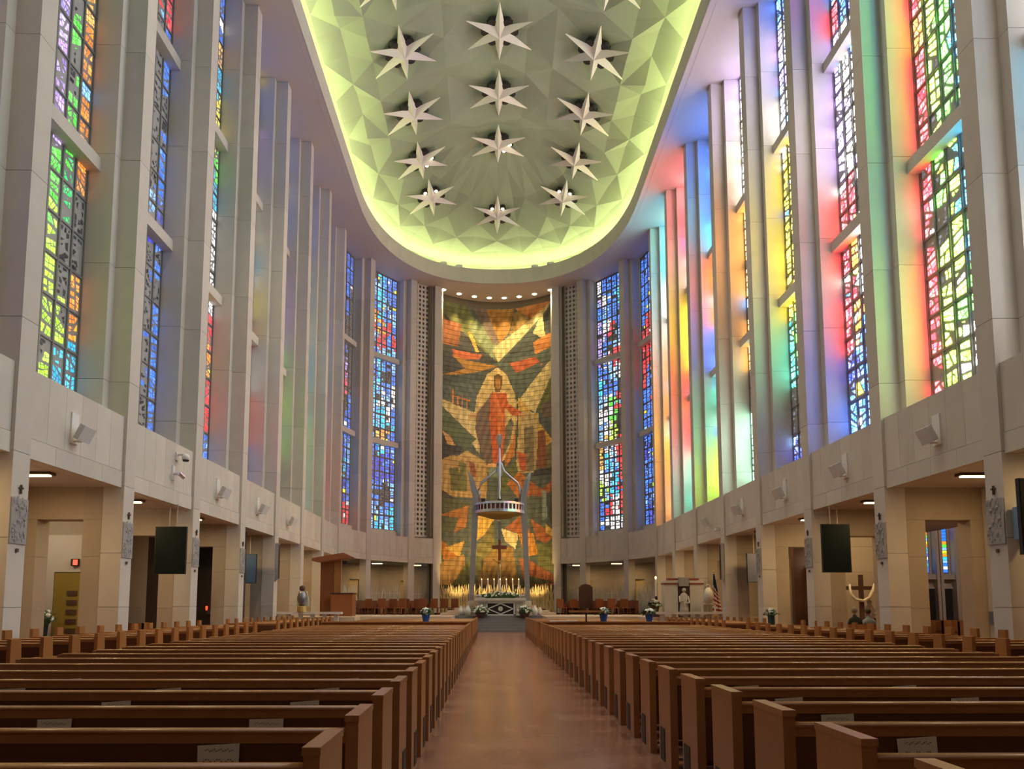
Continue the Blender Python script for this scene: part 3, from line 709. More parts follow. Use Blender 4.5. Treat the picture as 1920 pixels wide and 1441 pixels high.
# ------------------------------------------------------------------ tiled mural
def sc(*c): return tuple(lin(c))
TEAL, DTEAL, CREAM, OCH, GREEN, SAGE, PLUM, RED, ORNG, GOLD, BROWN, NIGHT, SKIN = (sc(78, 92, 88), sc(52, 66, 70), sc(222, 200, 140), sc(176, 122, 48), sc(104, 112, 62), sc(132, 146, 108),
    sc(112, 92, 86), sc(196, 92, 56), sc(206, 128, 62), sc(224, 178, 82), sc(120, 84, 56), sc(44, 50, 60), sc(214, 164, 110))
def A(*p): return [(760+x/2.825, 500+y/2.825) for x, y in p]
def Bq(*p): return [(820+x/3.604, 780+y/3.604) for x, y in p]
POLY = [
 (A((187, 195), (330, 195), (500, 490), (187, 300)), GREEN), (A((187, 250), (500, 495), (187, 620)), NIGHT), (A((195, 290), (300, 300), (280, 430), (200, 430)), sc(150, 84, 50)),
 (A((330, 340), (350, 330), (395, 440), (380, 450)), GOLD), (A((380, 260), (520, 380), (480, 480), (340, 330)), SAGE), (A((360, 200), (440, 200), (520, 385), (470, 390)), PLUM),
 (A((430, 200), (590, 200), (560, 330), (510, 390)), OCH), (A((590, 220), (690, 200), (700, 260), (560, 350)), sc(150, 116, 60)), (A((590, 200), (790, 190), (700, 280)), ORNG),
 (A((490, 400), (790, 195), (760, 240), (500, 495), (470, 430)), CREAM), (A((560, 440), (800, 220), (800, 420), (520, 500)), DTEAL), (A((690, 350), (740, 240), (755, 400)), CREAM),
 (A((690, 400), (800, 360), (790, 440), (700, 470)), ORNG), (A((250, 445), (410, 455), (400, 480), (260, 495)), RED), (A((187, 600), (320, 540), (250, 480), (500, 515), (360, 580), (310, 575)), OCH),
 (A((190, 600), (360, 560), (500, 515), (440, 600), (300, 640), (190, 640)), DTEAL), (A((560, 500), (700, 480), (740, 530), (600, 560)), RED), (A((590, 560), (740, 510), (700, 570)), TEAL),
 (A((190, 640), (400, 600), (370, 760), (240, 740)), TEAL), (A((250, 660), (262, 660), (262, 800), (250, 800)), ORNG), (A((275, 690), (285, 690), (285, 800), (275, 800)), ORNG), (A((300, 680), (308, 680), (308, 800), (300, 800)), ORNG), (A((325, 700), (332, 700), (332, 800), (325, 800)), ORNG),
 (A((240, 690), (350, 710), (350, 718), (240, 698)), ORNG), (A((187, 720), (400, 780), (400, 1000), (330, 900), (187, 800)), CREAM), (A((187, 750), (380, 915), (320, 980), (187, 870)), sc(86, 104, 76)),
 (A((187, 870), (260, 940), (320, 980), (187, 1060)), NIGHT), (A((187, 1080), (330, 980), (480, 1060), (400, 1120), (187, 1200)), sc(206, 172, 110)), (A((200, 890), (240, 910), (270, 960), (230, 960)), SKIN),
 (A((800, 490), (800, 560), (700, 780), (600, 720), (690, 610)), CREAM), (A((800, 560), (800, 720), (730, 790), (710, 760)), GREEN), (A((610, 690), (690, 790), (800, 960), (800, 1080), (610, 860)), GOLD),
 (A((740, 740), (800, 720), (800, 820), (740, 810)), PLUM), (A((620, 760), (720, 790), (700, 1100), (590, 1100)), sc(196, 170, 116)), (A((640, 860), (690, 850), (690, 1090), (640, 1090)), sc(126, 112, 86)), (A((715, 880), (750, 880), (755, 1080), (705, 1080)), sc(140, 78, 46)), (A((750, 970), (800, 940), (800, 1090), (760, 1090)), sc(120, 104, 70)),
 (A((690, 1090), (800, 1080), (800, 1120), (690, 1120)), NIGHT), (A((600, 980), (650, 1000), (650, 1090), (620, 1080)), RED), (A((530, 880), (600, 800), (590, 1000), (540, 1060)), ORNG),
 # mandorla and robed figure
 (A((495, 520), (545, 560), (595, 680), (605, 800), (580, 920), (535, 1020), (500, 1050), (440, 1020), (390, 930), (365, 800), (385, 680), (440, 560)), sc(216, 186, 124)),
 (A((470, 650), (440, 700), (380, 780), (375, 860), (400, 960), (440, 1060), (470, 1060), (475, 800)), PLUM), (A((530, 860), (570, 800), (585, 830), (560, 940), (515, 1030)), sc(116, 110, 92)),
 (A((460, 660), (545, 662), (552, 720), (640, 780), (640, 798), (575, 785), (540, 745), (540, 860), (520, 1050), (470, 1050), (460, 900), (452, 800)), sc(204, 92, 46)),
 (A((470, 660), (485, 655), (530, 800), (520, 960), (500, 960), (495, 800)), sc(222, 120, 66)), (A((345, 785), (385, 770), (380, 800), (340, 805)), SKIN), (A((610, 775), (660, 785), (650, 805), (610, 800)), SKIN),
 (A((478, 570), (500, 555), (520, 570), (524, 610), (510, 655), (484, 655), (474, 610)), sc(110, 76, 40)), (A((484, 588), (512, 588), (510, 630), (498, 645), (487, 630)), sc(196, 140, 74)), (A((440, 1050), (470, 1040), (520, 1050), (500, 1072), (440, 1072)), SKIN),
 # lower storeys
 (Bq((20, 330), (110, 280), (350, 350), (340, 560), (20, 560)), sc(186, 150, 92)), (Bq((90, 370), (150, 360), (160, 520), (100, 520)), sc(92, 96, 52)), (Bq((150, 320), (200, 330), (210, 520), (160, 520)), sc(104, 108, 58)), (Bq((220, 310), (260, 330), (270, 420), (230, 420)), sc(140, 64, 40)),
 (Bq((350, 350), (470, 350), (440, 420), (360, 420)), sc(122, 140, 118)), (Bq((440, 420), (540, 300), (560, 380), (500, 470), (430, 560)), sc(96, 104, 62)), (Bq((480, 460), (570, 380), (720, 520), (700, 540), (560, 560)), sc(190, 110, 48)), (Bq((580, 420), (720, 510), (800, 440), (800, 520), (720, 560), (590, 540)), sc(168, 92, 52)),
 (Bq((20, 510), (220, 620), (20, 690)), NIGHT), (Bq((20, 560), (230, 600), (210, 720), (60, 800), (20, 760)), sc(74, 84, 62)), (Bq((20, 690), (220, 610), (200, 760), (120, 800), (150, 700)), sc(176, 110, 52)), (Bq((270, 650), (400, 690), (330, 800), (260, 860), (250, 800)), GOLD), (Bq((240, 940), (380, 720), (400, 900), (330, 960)), sc(116, 108, 56)),
 (Bq((20, 840), (110, 900), (200, 850), (130, 930), (190, 1030), (60, 1000)), sc(196, 122, 40)), (Bq((60, 900), (190, 850), (160, 960)), GOLD), (Bq((20, 1000), (190, 940), (210, 1140), (20, 1140)), sc(174, 132, 74)), (Bq((110, 1140), (240, 940), (330, 960), (300, 1140)), sc(86, 90, 48)),
 (Bq((330, 960), (400, 900), (520, 880), (560, 1140), (280, 1140)), sc(140, 104, 52)), (Bq((440, 760), (560, 800), (540, 900), (470, 850)), CREAM), (Bq((470, 760), (570, 680), (640, 800), (560, 800)), sc(170, 92, 48)), (Bq((560, 800), (660, 800), (690, 940), (600, 960)), sc(204, 136, 50)), (Bq((640, 700), (720, 760), (800, 830), (740, 870), (680, 840)), sc(172, 96, 52)),
 (Bq((720, 520), (745, 520), (750, 700), (720, 720)), sc(132, 152, 142)), (Bq((780, 510), (810, 700), (790, 790), (760, 690)), NIGHT), (Bq((740, 740), (800, 800), (800, 840), (740, 800)), sc(214, 170, 84)), (Bq((680, 870), (810, 870), (810, 1080), (690, 1010)), sc(112, 116, 66)), (Bq((560, 960), (640, 980), (810, 1090), (810, 1140), (600, 1140)), sc(160, 86, 48)), (Bq((640, 1080), (810, 1130), (560, 1140)), sc(70, 78, 46)),
]
PB = [(p, c, min(x for x, _ in p), max(x for x, _ in p), min(y for _, y in p), max(y for _, y in p)) for p, c in POLY]
def inside(p, x, y):
    r = False; j = len(p)-1
    for i in range(len(p)):
        xi, yi = p[i]; xj, yj = p[j]
        if (yi > y) != (yj > y) and x < (xj-xi)*(y-yi)/(yj-yi)+xi: r = not r
        j = i
    return r
def mural_col(s, t, rr):                # s 0..1 left->right, t 0..1 bottom->top
    x, y = 825+s*218, 1097-t*528
    col = TEAL; 
    th = 0
    for ip, (p, c, x0, x1, y0, y1) in enumerate(PB):
        if x0 <= x <= x1 and y0 <= y <= y1 and inside(p, x, y): col = c; th = ip
    f = 1+.15*math.sin((x*math.cos(th*1.7)+y*math.sin(th*1.7)*.5)*(.45+.1*(th % 4)))+.10*math.sin(x*.55+y*.21+2*math.sin(y*.05))+.08*math.sin(x*.13-y*.31)+rr.uniform(-.09, .09)
    return tuple((v*.86+w_*.14)*f for v, w_ in zip(col, (.34, .28, .15)))
mural = empty('tile_mural', (0, 62, 3.15), label='tall concave mural of glazed tiles with a robed figure in red among angular shards', cat='mural')
NTX, NTY, SUB = 24, 60, 5
ZM0, ZM1 = 3.2, 27.4
rest = MB(); cnt = 0; rr = random.Random(5)
for j in range(NTY):
    for i in range(NTX):
        single = (3 <= i < 21) and (26 <= j < 43) and cnt < 300
        mb = MB() if single else rest
        g = .009
        x0 = -4.85+9.7*i/NTX+g; x1 = -4.85+9.7*(i+1)/NTX-g
        z0 = ZM0+(ZM1-ZM0)*j/NTY+g; z1 = ZM0+(ZM1-ZM0)*(j+1)/NTY-g
        pr_ = rr.uniform(0, .012); sh = rr.uniform(.93, 1.07)
        vs = []
        for b in range(SUB+1):
            for a in range(SUB+1):
                x = x0+(x1-x0)*a/SUB; vs.append((x, mural_y(x)-.02-pr_-62, z0+(z1-z0)*b/SUB-3.15))
        o_ = len(mb.v); mb.v += vs
        for b in range(SUB):
            for a in range(SUB):
                p = o_+b*(SUB+1)+a; mb.f.append((p, p+1, p+SUB+2, p+SUB+1))
                c = mural_col((i+(a+.5)/SUB)/NTX, (j+(b+.5)/SUB)/NTY, rr); mb.c.append(tuple(v*sh for v in c))
        ring = [0, SUB, (SUB+1)*(SUB+1)-1, (SUB+1)*SUB]
        mb.cur = (.2, .17, .11)
        mb.add([vs[k] for k in ring]+[(vs[k][0], vs[k][1]+.07, vs[k][2]) for k in ring], [(1, 0, 4, 5), (2, 1, 5, 6), (3, 2, 6, 7), (0, 3, 7, 4)])
        mb.cur = None
        if single: cnt += 1; mb.build('tile', 'tile_glaze', mural)
rest.build('tile_field', 'tile_glaze', mural, kind='stuff')

# niche downlights
for i in range(8):
    x = -4.5+9.0*i/7; yy = mural_y(x)-.9
    o = empty('downlight', (x, yy, ZS-.004), label='round glowing downlight in the soffit above the tiled mural', cat='light', group='downlights above the mural')
    MB().lathe([(.24, -.03), (.24, .0), (.3, .0), (.3, -.03)], 14).build('rim', 'white_paint', o)
    MB().lathe([(.001, -.05), (.2, -.04), (.22, -.02), (.001, 0)], 14).build('lens', 'downlight_glow', o)
    lamp('mural_spot', 'SPOT', (x, yy, ZS-.15), 3200, (1, .74, .36), None, (x*.95, yy+.9, 5), .15, .9, .95)
for s in (-1, 1):
    for x in (1.6, 3.6):
        o = empty('floor_flood', (s*x, 58.3, .93), label='small black floor floodlight washing the foot of the mural', cat='lamp', group='floodlights below the mural')
        MB().box(-.16, -.12, 0, .16, .12, .06).build('base', 'black_matte', o); MB().box(-.18, -.08, .08, .18, .1, .34).build('housing', 'black_matte', o); MB().box(-.15, .1, .11, .15, .115, .31).build('lens', 'downlight_glow', o)
        lamp('flood_beam', 'SPOT', (0, .2, .3), 1700, (1, .68, .28), o, (s*-1.6, 5.0, 8), .12, .9, 1.2)
# ------------------------------------------------------------------ sanctuary platform, steps
for i in range(6):
    MB().box(-2.6, 43.1+i*.38, i*.155, 2.6, 66, (i+1)*.155).build('trim_'+str(5+i), 'grey_step', kind='structure', label='grey stone step up to the altar')
for s in (-1, 1):
    a, b = sorted((s*7.6, s*14.5)); MB().box(a, 39.55, 0, b, 41.2, .93).build('floor', 'tan_step', kind='structure', label='side platform of the sanctuary')
    a, b = sorted((s*2.6, s*14.5)); MB().box(a, 41.2, 0, b, 66, .93).build('floor', 'tan_step', kind='structure', label='raised sanctuary floor')
    for i in range(4):
        a, b = sorted((s*(1.75), s*(3.6-i*.42))); MB().box(a, 46.6+i*.3, .93+i*.15, b, 50, .93+(i+1)*.15).build('trim_'+str(11+i+(4 if s > 0 else 0)), 'tan_step', kind='structure', label='cream step beside the altar')

# altar
al = empty('altar', (.13, 46, .93), label='pale stone altar with a black lozenge panel and white garland', cat='altar')
MB().box(-1.55, -.62, .90, 1.55, .62, 1.05).build('mensa', 'marble', al)
MB().box(-1.45, -.55, .80, 1.45, .55, .90).build('moulding', 'marble', al)
MB().box(-.86, -.45, 0, .86, .45, .80).build('body', 'marble_black', al)
fp = MB()
for (a, b) in (((-.86, 0), (.86, .07)), ((-.86, .73), (.86, .80)), ((-.86, 0), (-.79, .8)), ((.79, 0), (.86, .8))): fp.box(a[0], -.48, a[1], b[0], -.45, b[1])
for (p, q_) in (((-.76, .4), (0, .72)), ((0, .72), (.76, .4)), ((.76, .4), (0, .08)), ((0, .08), (-.76, .4))):
    d = Vector((q_[0]-p[0], q_[1]-p[1])).normalized()*.03; nx_, nz_ = -d.y, d.x
    fp.prism([(p[0]+nx_, p[1]+nz_), (q_[0]+nx_, q_[1]+nz_), (q_[0]-nx_, q_[1]-nz_), (p[0]-nx_, p[1]-nz_)], -.48, -.45, lambda a, b, d_: (a, d_, b))
fp.build('lozenge_frame', 'marble_white', al)
MB().prism([(.15*math.cos(k*PI/6), .4+.15*math.sin(k*PI/6)) for k in range(12)], -.47, -.45, lambda a, b, d: (a, d, b)).build('medallion', 'marble', al)
for s in (-1, 1): MB().box(min(s*.95, s*1.35), -.4, 0, max(s*.95, s*1.35), .4, .8).build('pillar', 'marble', al)
# gradine with candles behind the garland
gr = empty('gradine', (.13, 47.3, .93), label='narrow stone shelf behind the altar carrying seven candles', cat='shelf')
MB().box(-1.5, -.2, 0, 1.5, .25, 1.2).build('body', 'marble', gr); MB().box(-1.56, -.24, 1.2, 1.56, .28, 1.28).build('top', 'marble_white', gr)
for i in range(7):
    cd = empty('altar_candle', (.13-1.17+.39*i, 47.3, 2.21), label='tall white candle on a slim gilt stick behind the altar', cat='candle', group='seven altar candles')
    MB().lathe([(.08, 0), (.03, .05), (.03, .22), (.06, .25), (.06, .28)], 10).build('holder', 'gilt', cd); MB().lathe([(.04, .28), (.04, .92)], 10).build('wax', 'wax', cd)
    MB().ball((0, 0, .97), .025, 6, sz=2).build('flame', 'flame', cd)
def bouquet(loc, w, d, h, n, label, cat='flowers', group=None, pot=None):
    o = empty('flower_arrangement', loc, label=label, cat=cat, group=group); rb = random.Random(int(loc[0]*100+n))
    lf = MB(); bl = MB()
    for i in range(n):
        a = rb.uniform(0, 2*PI); r = math.sqrt(rb.random()); z = h*(1-.75*r*r)*rb.uniform(.75, 1)
        p = Vector((w*r*math.cos(a), d*r*math.sin(a), z)); s = rb.uniform(.05, .085)
        if i % 5 < 3: bl.ball(p, s, 6)
        for q_ in range(2):
            b = rb.uniform(0, 2*PI); tip = p+Vector((math.cos(b)*.2, math.sin(b)*.2, rb.uniform(-.12, .06))); sd_ = Vector((-math.sin(b), math.cos(b), .3))*.05
            m_ = (p+tip)/2; lf.add([p, m_+sd_, tip, m_-sd_], [(0, 1, 2, 3)])
    lf.ball((0, 0, h*.35), .6*min(w, d)+.1, 8, sx=w/max(d, .01) if w > d else 1, sz=h/(min(w, d)*1.6+.1))
    bl.build('blossoms', 'blossom', o, kind='stuff'); lf.build('leaves', 'foliage', o, kind='stuff')
    if pot: 
        MB().lathe([(pot[0]*.7, -pot[1]), (pot[0], -.02), (pot[0]*1.08, .03), (pot[0]*.9, .05)], 12).build('pot', pot[2], o)
    return o
bouquet((.13, 46.35, 1.98), 1.35, .3, .42, 150, 'long garland of white flowers and greenery along the altar top')
for s in (-1, 1): bouquet((.25+s*1.3, 44.75, 1.03), .45, .32, .5, 70, 'round basket of white lilies at the foot of the altar', group='lily baskets at the altar', pot=(.3, .25, 'dark_wood'))

# baldachin
bd = empty('altar_canopy', (.1, 48.2, .93), label='silver metal canopy on splayed legs with a ring crown above the altar', cat='canopy')
def seg(mb, pts, w, d):                 # flat tapered bar
    vs = []; fs = []
    for (x, z, k) in pts: vs += [(x-w*k, -d*k, z), (x+w*k, -d*k, z), (x+w*k, d*k, z), (x-w*k, d*k, z)]
    for i in range(len(pts)-1):
        for a in range(4): fs.append((i*4+a, i*4+(a+1) % 4, i*4+4+(a+1) % 4, i*4+4+a))
    fs += [(3, 2, 1, 0), tuple(len(vs)-4+i for i in range(4))]; return mb.add(vs, fs)
for s in (-1, 1):
    lg = seg(MB(), [(s*1.82, .9, .85), (s*1.72, 3.4, .95), (s*1.60, 6.0, 1.05), (s*1.56, 7.3, 1.1)], .17, .22).build('leg', 'steel', bd)
    seg(MB(), [(s*1.56, 7.3, 1.1), (s*1.62, 8.1, .95), (s*1.82, 8.8, .8), (s*2.06, 9.35, .2)], .18, .2).build('horn', 'steel', bd)
    wing = MB().prism([(s*1.60, 7.5), (s*1.86, 8.0), (s*2.02, 9.0), (s*1.92, 9.05), (s*1.72, 8.2)], -.3, -.18, lambda a, b, d: (a, d, b)); wing.build('wing', 'steel', bd)
    MB().tube([(s*1.34, 0, 7.35), (s*1.36, 0, 8.05), (s*1.18, 0, 8.55), (s*.70, 0, 8.95), (s*.28, 0, 9.35), (s*.1, 0, 9.9)], [.09, .09, .085, .08, .075, .07], 8).build('crown_rib', 'steel', bd, smooth=True)
    MB().box(min(s*1.6, s*2.05), -.35, 0, max(s*1.6, s*2.05), .35, .9).build('plinth', 'marble', bd)
for s in (-1, 1):
    MB().tube([(0, s*1.3, 7.3), (0, s*1.3, 8.05), (0, s*.7, 8.95), (0, s*.12, 9.8)], .07, 8).build('crown_rib', 'steel', bd)
n = 40
ring = MB(); ring.lathe([(1.52, 6.5), (1.62, 6.5), (1.62, 6.68), (1.50, 6.68)], n); ring.lathe([(1.52, 7.0), (1.64, 7.02), (1.60, 7.16), (1.46, 7.2), (1.46, 7.0)], n); ring.build('ring', 'steel', bd)
MB().lathe([(1.46, 6.66), (1.48, 6.66), (1.48, 7.02), (1.46, 7.02)], n).build('ring_lining', 'copper_red', bd)
rbm = MB()
for i in range(36):
    a = 2*PI*i/36; Mx = Matrix.Rotation(a, 4, 'Z'); rbm.box(1.49, -.045, 6.6, 1.6, .045, 7.05, Mx)
rbm.build('ring_bars', 'steel', bd, kind='stuff')
MB().lathe([(.02, 6.15), (.6, 6.22), (1.1, 6.36), (1.5, 6.55), (1.5, 6.62), (.02, 6.62)], n).build('canopy_bowl', 'gilt', bd, smooth=True)
for x in (-1.05, 0, 1.05): MB().box(x-.12, -1.2, 7.18, x+.12, -1.0, 7.36).build('finial', 'black_matte', bd)
MB().lathe([(.12, 9.0), (.13, 9.6), (.09, 10.3), (.07, 10.9)], 8).build('spire', 'steel', bd)
sp = MB(); seg(sp, [(0, 10.8, .5), (0, 11.1, 1.0), (0, 11.4, .9), (0, 11.7, .5)], .12, .1)
sp.prism([(-.08, 11.0), (-.24, 11.75), (-.12, 11.6), (-.05, 11.85), (.05, 11.8), (.16, 11.6), (.22, 11.8), (.1, 11.0)], -.05, .05, lambda a, b, d: (a, d, b)); sp.ball((0, 0, 11.75), .09, 8)
sp.build('angel_finial', 'steel', bd)
# crucifix behind the altar
cr = empty('crucifix', (.1, 48.9, .93), label='tall standing crucifix with red crossbar between the canopy legs', cat='crucifix')
MB().box(-.10, -.06, 0, .10, .06, 3.2).build('pole', 'marble_white', cr)
MB().box(-.09, -.05, 3.2, .09, .05, 4.9).build('upright', 'copper_red', cr); MB().box(-.48, -.06, 4.28, .48, .06, 4.52).build('crossbar', 'copper_red', cr)
MB().box(-.1, -.05, 4.9, .1, .05, 6.1).build('hanger', 'steel', cr)
cb = MB(); cb.tube([(0, -.1, 2.35), (.03, -.12, 2.7), (0, -.12, 3.0), (0, -.12, 3.3)], [.05, .08, .1, .11], 8); cb.ball((0, -.12, 3.45), .09, 8); cb.tube([(-.4, -.1, 3.6), (0, -.12, 3.28), (.4, -.1, 3.6)], .035, 6); cb.build('corpus', 'gilt', cr, smooth=True)
# pale vases round the canopy feet
vp = [(0.10, 0), (.17, .12), (.22, .3), (.19, .5), (.10, .66), (.07, .74), (.09, .8)]
for (x, yy, k) in ((-1.95, 45.6, .78), (-2.4, 45.8, .72), (-2.2, 46.3, .6), (2.1, 45.6, .78), (2.45, 46.1, .62)):
    zb = .93
    MB().lathe([(r*k*1.15, z*k) for r, z in vp], 14).build('vase', 'urn_white', loc=(x+.1, yy-1.4 if False else yy, zb), smooth=True, label='pale egg-shaped vase near the foot of the silver canopy', cat='vase', group='pale vases at the canopy')

# reed screens
def reeds(p, q_, z0, h, n, m_, label, name='reed_screen', group=None):
    p, q_ = Vector(p), Vector(q_); o = empty(name, (p.x, p.y, z0), label=label, cat='screen', group=group); rb = random.Random(n)
    mb = MB(); t = (q_-p)
    for i in range(n):
        b = t*((i+rb.uniform(.2, .8))/n); x = [rb.uniform(-.09, .09) for _ in range(4)]; hh = h*rb.uniform(.82, 1.12); d = t.normalized()
        mb.tube([b+d*x[0], b+d*x[1]+Vector((0, 0, hh*.35)), b+d*x[2]+Vector((0, 0, hh*.7)), b+d*x[3]*1.4+Vector((0, 0, hh))], [.034, .03, .026, .012], 4)
    mb.build('reeds', m_, o, kind='stuff')
    r2 = MB()
    for zz in (.15, .95): r2.tube([Vector((0, 0, zz*h*.8)), t+Vector((0, 0, zz*h*.8))], .02, 6)
    r2.build('rail', m_, o)
    return o
for s in (-1, 1):
    f = [pier_frame(s, k)[0]+pier_frame(s, k)[2]*.75 for k in (7, 8, 9, 10, 11)]
    for i, nm in ((1, 'before the first apse pier'), (2, 'below the blue apse window'), (3, 'below the pierced block screen')):
        reeds(f[i]+(f[i+1]-f[i])*.1, f[i+1]+(f[i]-f[i+1])*.1, .93, 2.0, 64 if i < 3 else 28, 'reed_grey', 'grey metal reed screen '+nm+(', pulpit side' if s < 0 else ', flag side'))
for i, x in enumerate((-4.6, -1.5, 1.6)): reeds((x, 60.6, 0), (x+3, 60.6, 0), .93, 2.1, 70, 'reed_gold', 'golden metal reed screen standing below the tiled mural', group='golden reed screens')
MB().box(-15, 50, 0, 15, 66, .93).build('floor', 'tan_step', kind='structure', label='apse floor')

# ------------------------------------------------------------------ sanctuary furniture
def make_chair(w=.55, h=1.05, m_='red_wood', arms=False):
    o = empty('sanctuary_chair')
    MB().box(-w/2, -.25, .42, w/2, .25, .47).build('seat', m_, o)
    MB().box(-w/2, .22, .47, w/2, .27, h).build('backrest', m_, o)
    for x in (-w/2+.03, w/2-.03):
        for yv in (-.22, .24): MB().box(x-.025, yv-.025, 0, x+.025, yv+.025, .42).build('leg', m_, o)
    if arms:
        for x in (-w/2, w/2): MB().box(x-.03, -.25, .62, x+.03, .25, .67).build('armrest', m_, o)
    return o
ch = make_chair(); fst = True
for s, spots in ((-1, [(-8.9, 51), (-8.1, 51.4), (-7.3, 51.8), (-6.5, 52.2), (-5.7, 52.6), (-5.0, 49), (-4.3, 49), (-3.6, 49), (-2.95, 49), (-7.6, 48.4), (-6.2, 47.6)]), (1, [(8.8, 51.6), (8.0, 52), (7.2, 52.4), (6.3, 53), (5.5, 53.4), (4.35, 51.0), (7.0, 50.2), (7.7, 49.8)])):
    for (x, yy) in spots:
        o = ch if fst else copy_tree(ch); fst = False
        o.location = (x, yy, .93); o.rotation_euler = (0, 0, R.uniform(-.2, .2)+(.35 if x > 0 else -.35))
        tag(o, 'red-brown wooden chair in the sanctuary on the side of the wooden pulpit' if s < 0 else 'red-brown wooden chair in the sanctuary on the side of the flag', 'chair', 'sanctuary chairs by the pulpit' if s < 0 else 'sanctuary chairs by the flag')
bc = make_chair(.95, 1.9, 'dark_wood', True); bc.location = (6.1, 51.6, .93); bc.name = 'throne'; tag(bc, 'large dark high-backed throne chair with arms in the sanctuary', 'chair')
MB().lathe([(.001, 1.75), (.47, 1.75), (.35, 2.0), (.001, 2.1)], 16, sy=.06).build('crest', 'dark_wood', bc, loc=(0, .245, 0))
for s in (-1, 1):
    for i in range(3):
        a = Vector((s*(9.4-i*1.7), 54.2+i*1.35, 0))
        o = empty('choir_stall', (a.x, a.y, .93), -s*.65, label='low wooden choir stall bench panel below the reed screen', cat='bench', group='choir stalls of the apse')
        MB().box(-.85, 0, 0, .85, .06, .95).build('back', 'red_wood', o); MB().box(-.85, -.4, .38, .85, 0, .44).build('seat', 'red_wood', o)
        for x in (-.85, .8): MB().box(x, -.4, 0, x+.05, 0, .7).build('side', 'red_wood', o)

# wooden pulpit with sounding board
pu = empty('pulpit', (-9.5, 43, .93), label='tall wooden pulpit with slanted sounding board roof', cat='pulpit')
MB().box(-.75, .05, 0, .0, .35, 3.25).build('back_post', 'red_wood', pu)
MB().box(.02, .1, 0, .42, .3, 3.2).build('inner_post', 'pew_rail', pu)
MB().box(.1, -1.0, 0, 1.3, .05, 1.25).build('desk', 'red_wood', pu); MB().box(.05, -1.05, 1.25, 1.35, .1, 1.31).build('desk_rim', 'dark_wood', pu)
MB().prism([(-1.02, 3.1), (-.6, 3.02), (.9, 3.28), (1.1, 3.38), (.75, 3.56), (-1.0, 3.26)], -1.0, .6, lambda a, b, d: (a, d, b)).build('sounding_board', 'red_wood', pu)
MB().box(.55, -.2, 2.95, .8, .1, 3.15).build('lamp', 'black_matte', pu)
# stone lectern (right)
am = empty('stone_ambo', (9.82, 40.1, .93), label='pale stone ambo with carved standing figure and red marble top', cat='ambo')
for s in (-1, 1):
    MB().box(min(s*.32, s*1.05), -.3, 0, max(s*.32, s*1.05), .3, 1.72).build('side_block', 'marble', am)
    MB().box(min(s*.30, s*1.07), -.33, 1.72, max(s*.30, s*1.07), .33, 1.80).build('red_band', 'marble_red', am)
    MB().box(min(s*.30, s*1.07), -.33, 1.80, max(s*.30, s*1.07), .33, 1.90).build('side_cap', 'marble', am)
MB().box(-.33, -.22, 0, .33, .22, 1.75).build('niche', 'bronze', am)
MB().box(-.8, -.2, 1.95, .85, .25, 2.05).build('book_rest', 'marble_red', am); MB().box(-.26, -.4, 1.62, .26, -.2, 2.1).build('carved_plaque', 'relief_grey', am)
fg = MB(); fg.lathe([(.26, 0), (.24, .4), (.2, .8), (.23, 1.05), (.12, 1.2), (.07, 1.25)], 10, (0, -.3, .05), sy=.5); fg.ball((0, -.32, 1.42), .12, 8); fg.tube([(-.22, -.3, 1.1), (-.26, -.42, .8), (-.05, -.48, .85)], .05, 6); fg.tube([(.22, -.3, 1.1), (.26, -.42, .75), (.05, -.48, .7)], .05, 6)
fg.build('carved_figure', 'marble', am, smooth=True)
# marble rails
for s in (-1, 1):
    a, b = sorted((s*8.2, s*11.9)); o = empty('altar_rail', ((a+b)/2, 39.2, 0), label='white marble rail top in front of the '+('wooden pulpit' if s < 0 else 'stone ambo'), cat='rail')
    w = (b-a)/2
    MB().box(-w, -.18, 1.08, w, .18, 1.2).build('top_slab', 'marble_white', o)
    for i in range(6): MB().box(-w+.2+i*(2*w-.6)/5, -.1, 0, -w+.4+i*(2*w-.6)/5, .1, 1.08).build('post', 'marble', o)
# urns
u1 = empty('silver_urn', (-10.3, 39.2, 1.47), label='silver urn with white cloth on a gilt stand by the pulpit', cat='urn')
MB().lathe([(.26, -.27), (.24, 0), (.2, .03)], 12).build('stand', 'gilt', u1); MB().lathe([(.12, .03), (.24, .25), (.26, .5), (.18, .75), (.1, .85)], 14).build('body', 'urn_silver', u1, smooth=True); MB().lathe([(.1, .85), (.16, .9), (.14, 1.05), (.05, 1.1)], 12).build('lid', 'dark_wood', u1)
MB().prism([(-.36, .0), (-.28, .5), (-.16, .85), (.2, .8), (.3, .4), (.32, .0)], .2, .27, lambda a, b, d: (a, d, b)).build('cloth', 'cloth_white', u1)
u2 = empty('white_urn', (10.95, 39.2, 1.47), label='white egg-shaped urn on a small arched stand beside the flag', cat='urn')
MB().lathe([(.12, .12), (.24, .35), (.27, .6), (.2, .85), (.08, 1.0)], 14).build('body', 'urn_white', u2, smooth=True); MB().tube([(-.1, 0, .95), (-.09, 0, 1.12), (0, 0, 1.18), (.09, 0, 1.12), (.1, 0, .95)], .018, 6).build('handle', 'urn_white', u2)
MB().tube([(-.33, 0, -.27), (-.33, 0, .08), (-.2, 0, .14), (.2, 0, .14), (.33, 0, .08), (.33, 0, -.27)], .04, 6).build('stand', 'marble_white', u2)
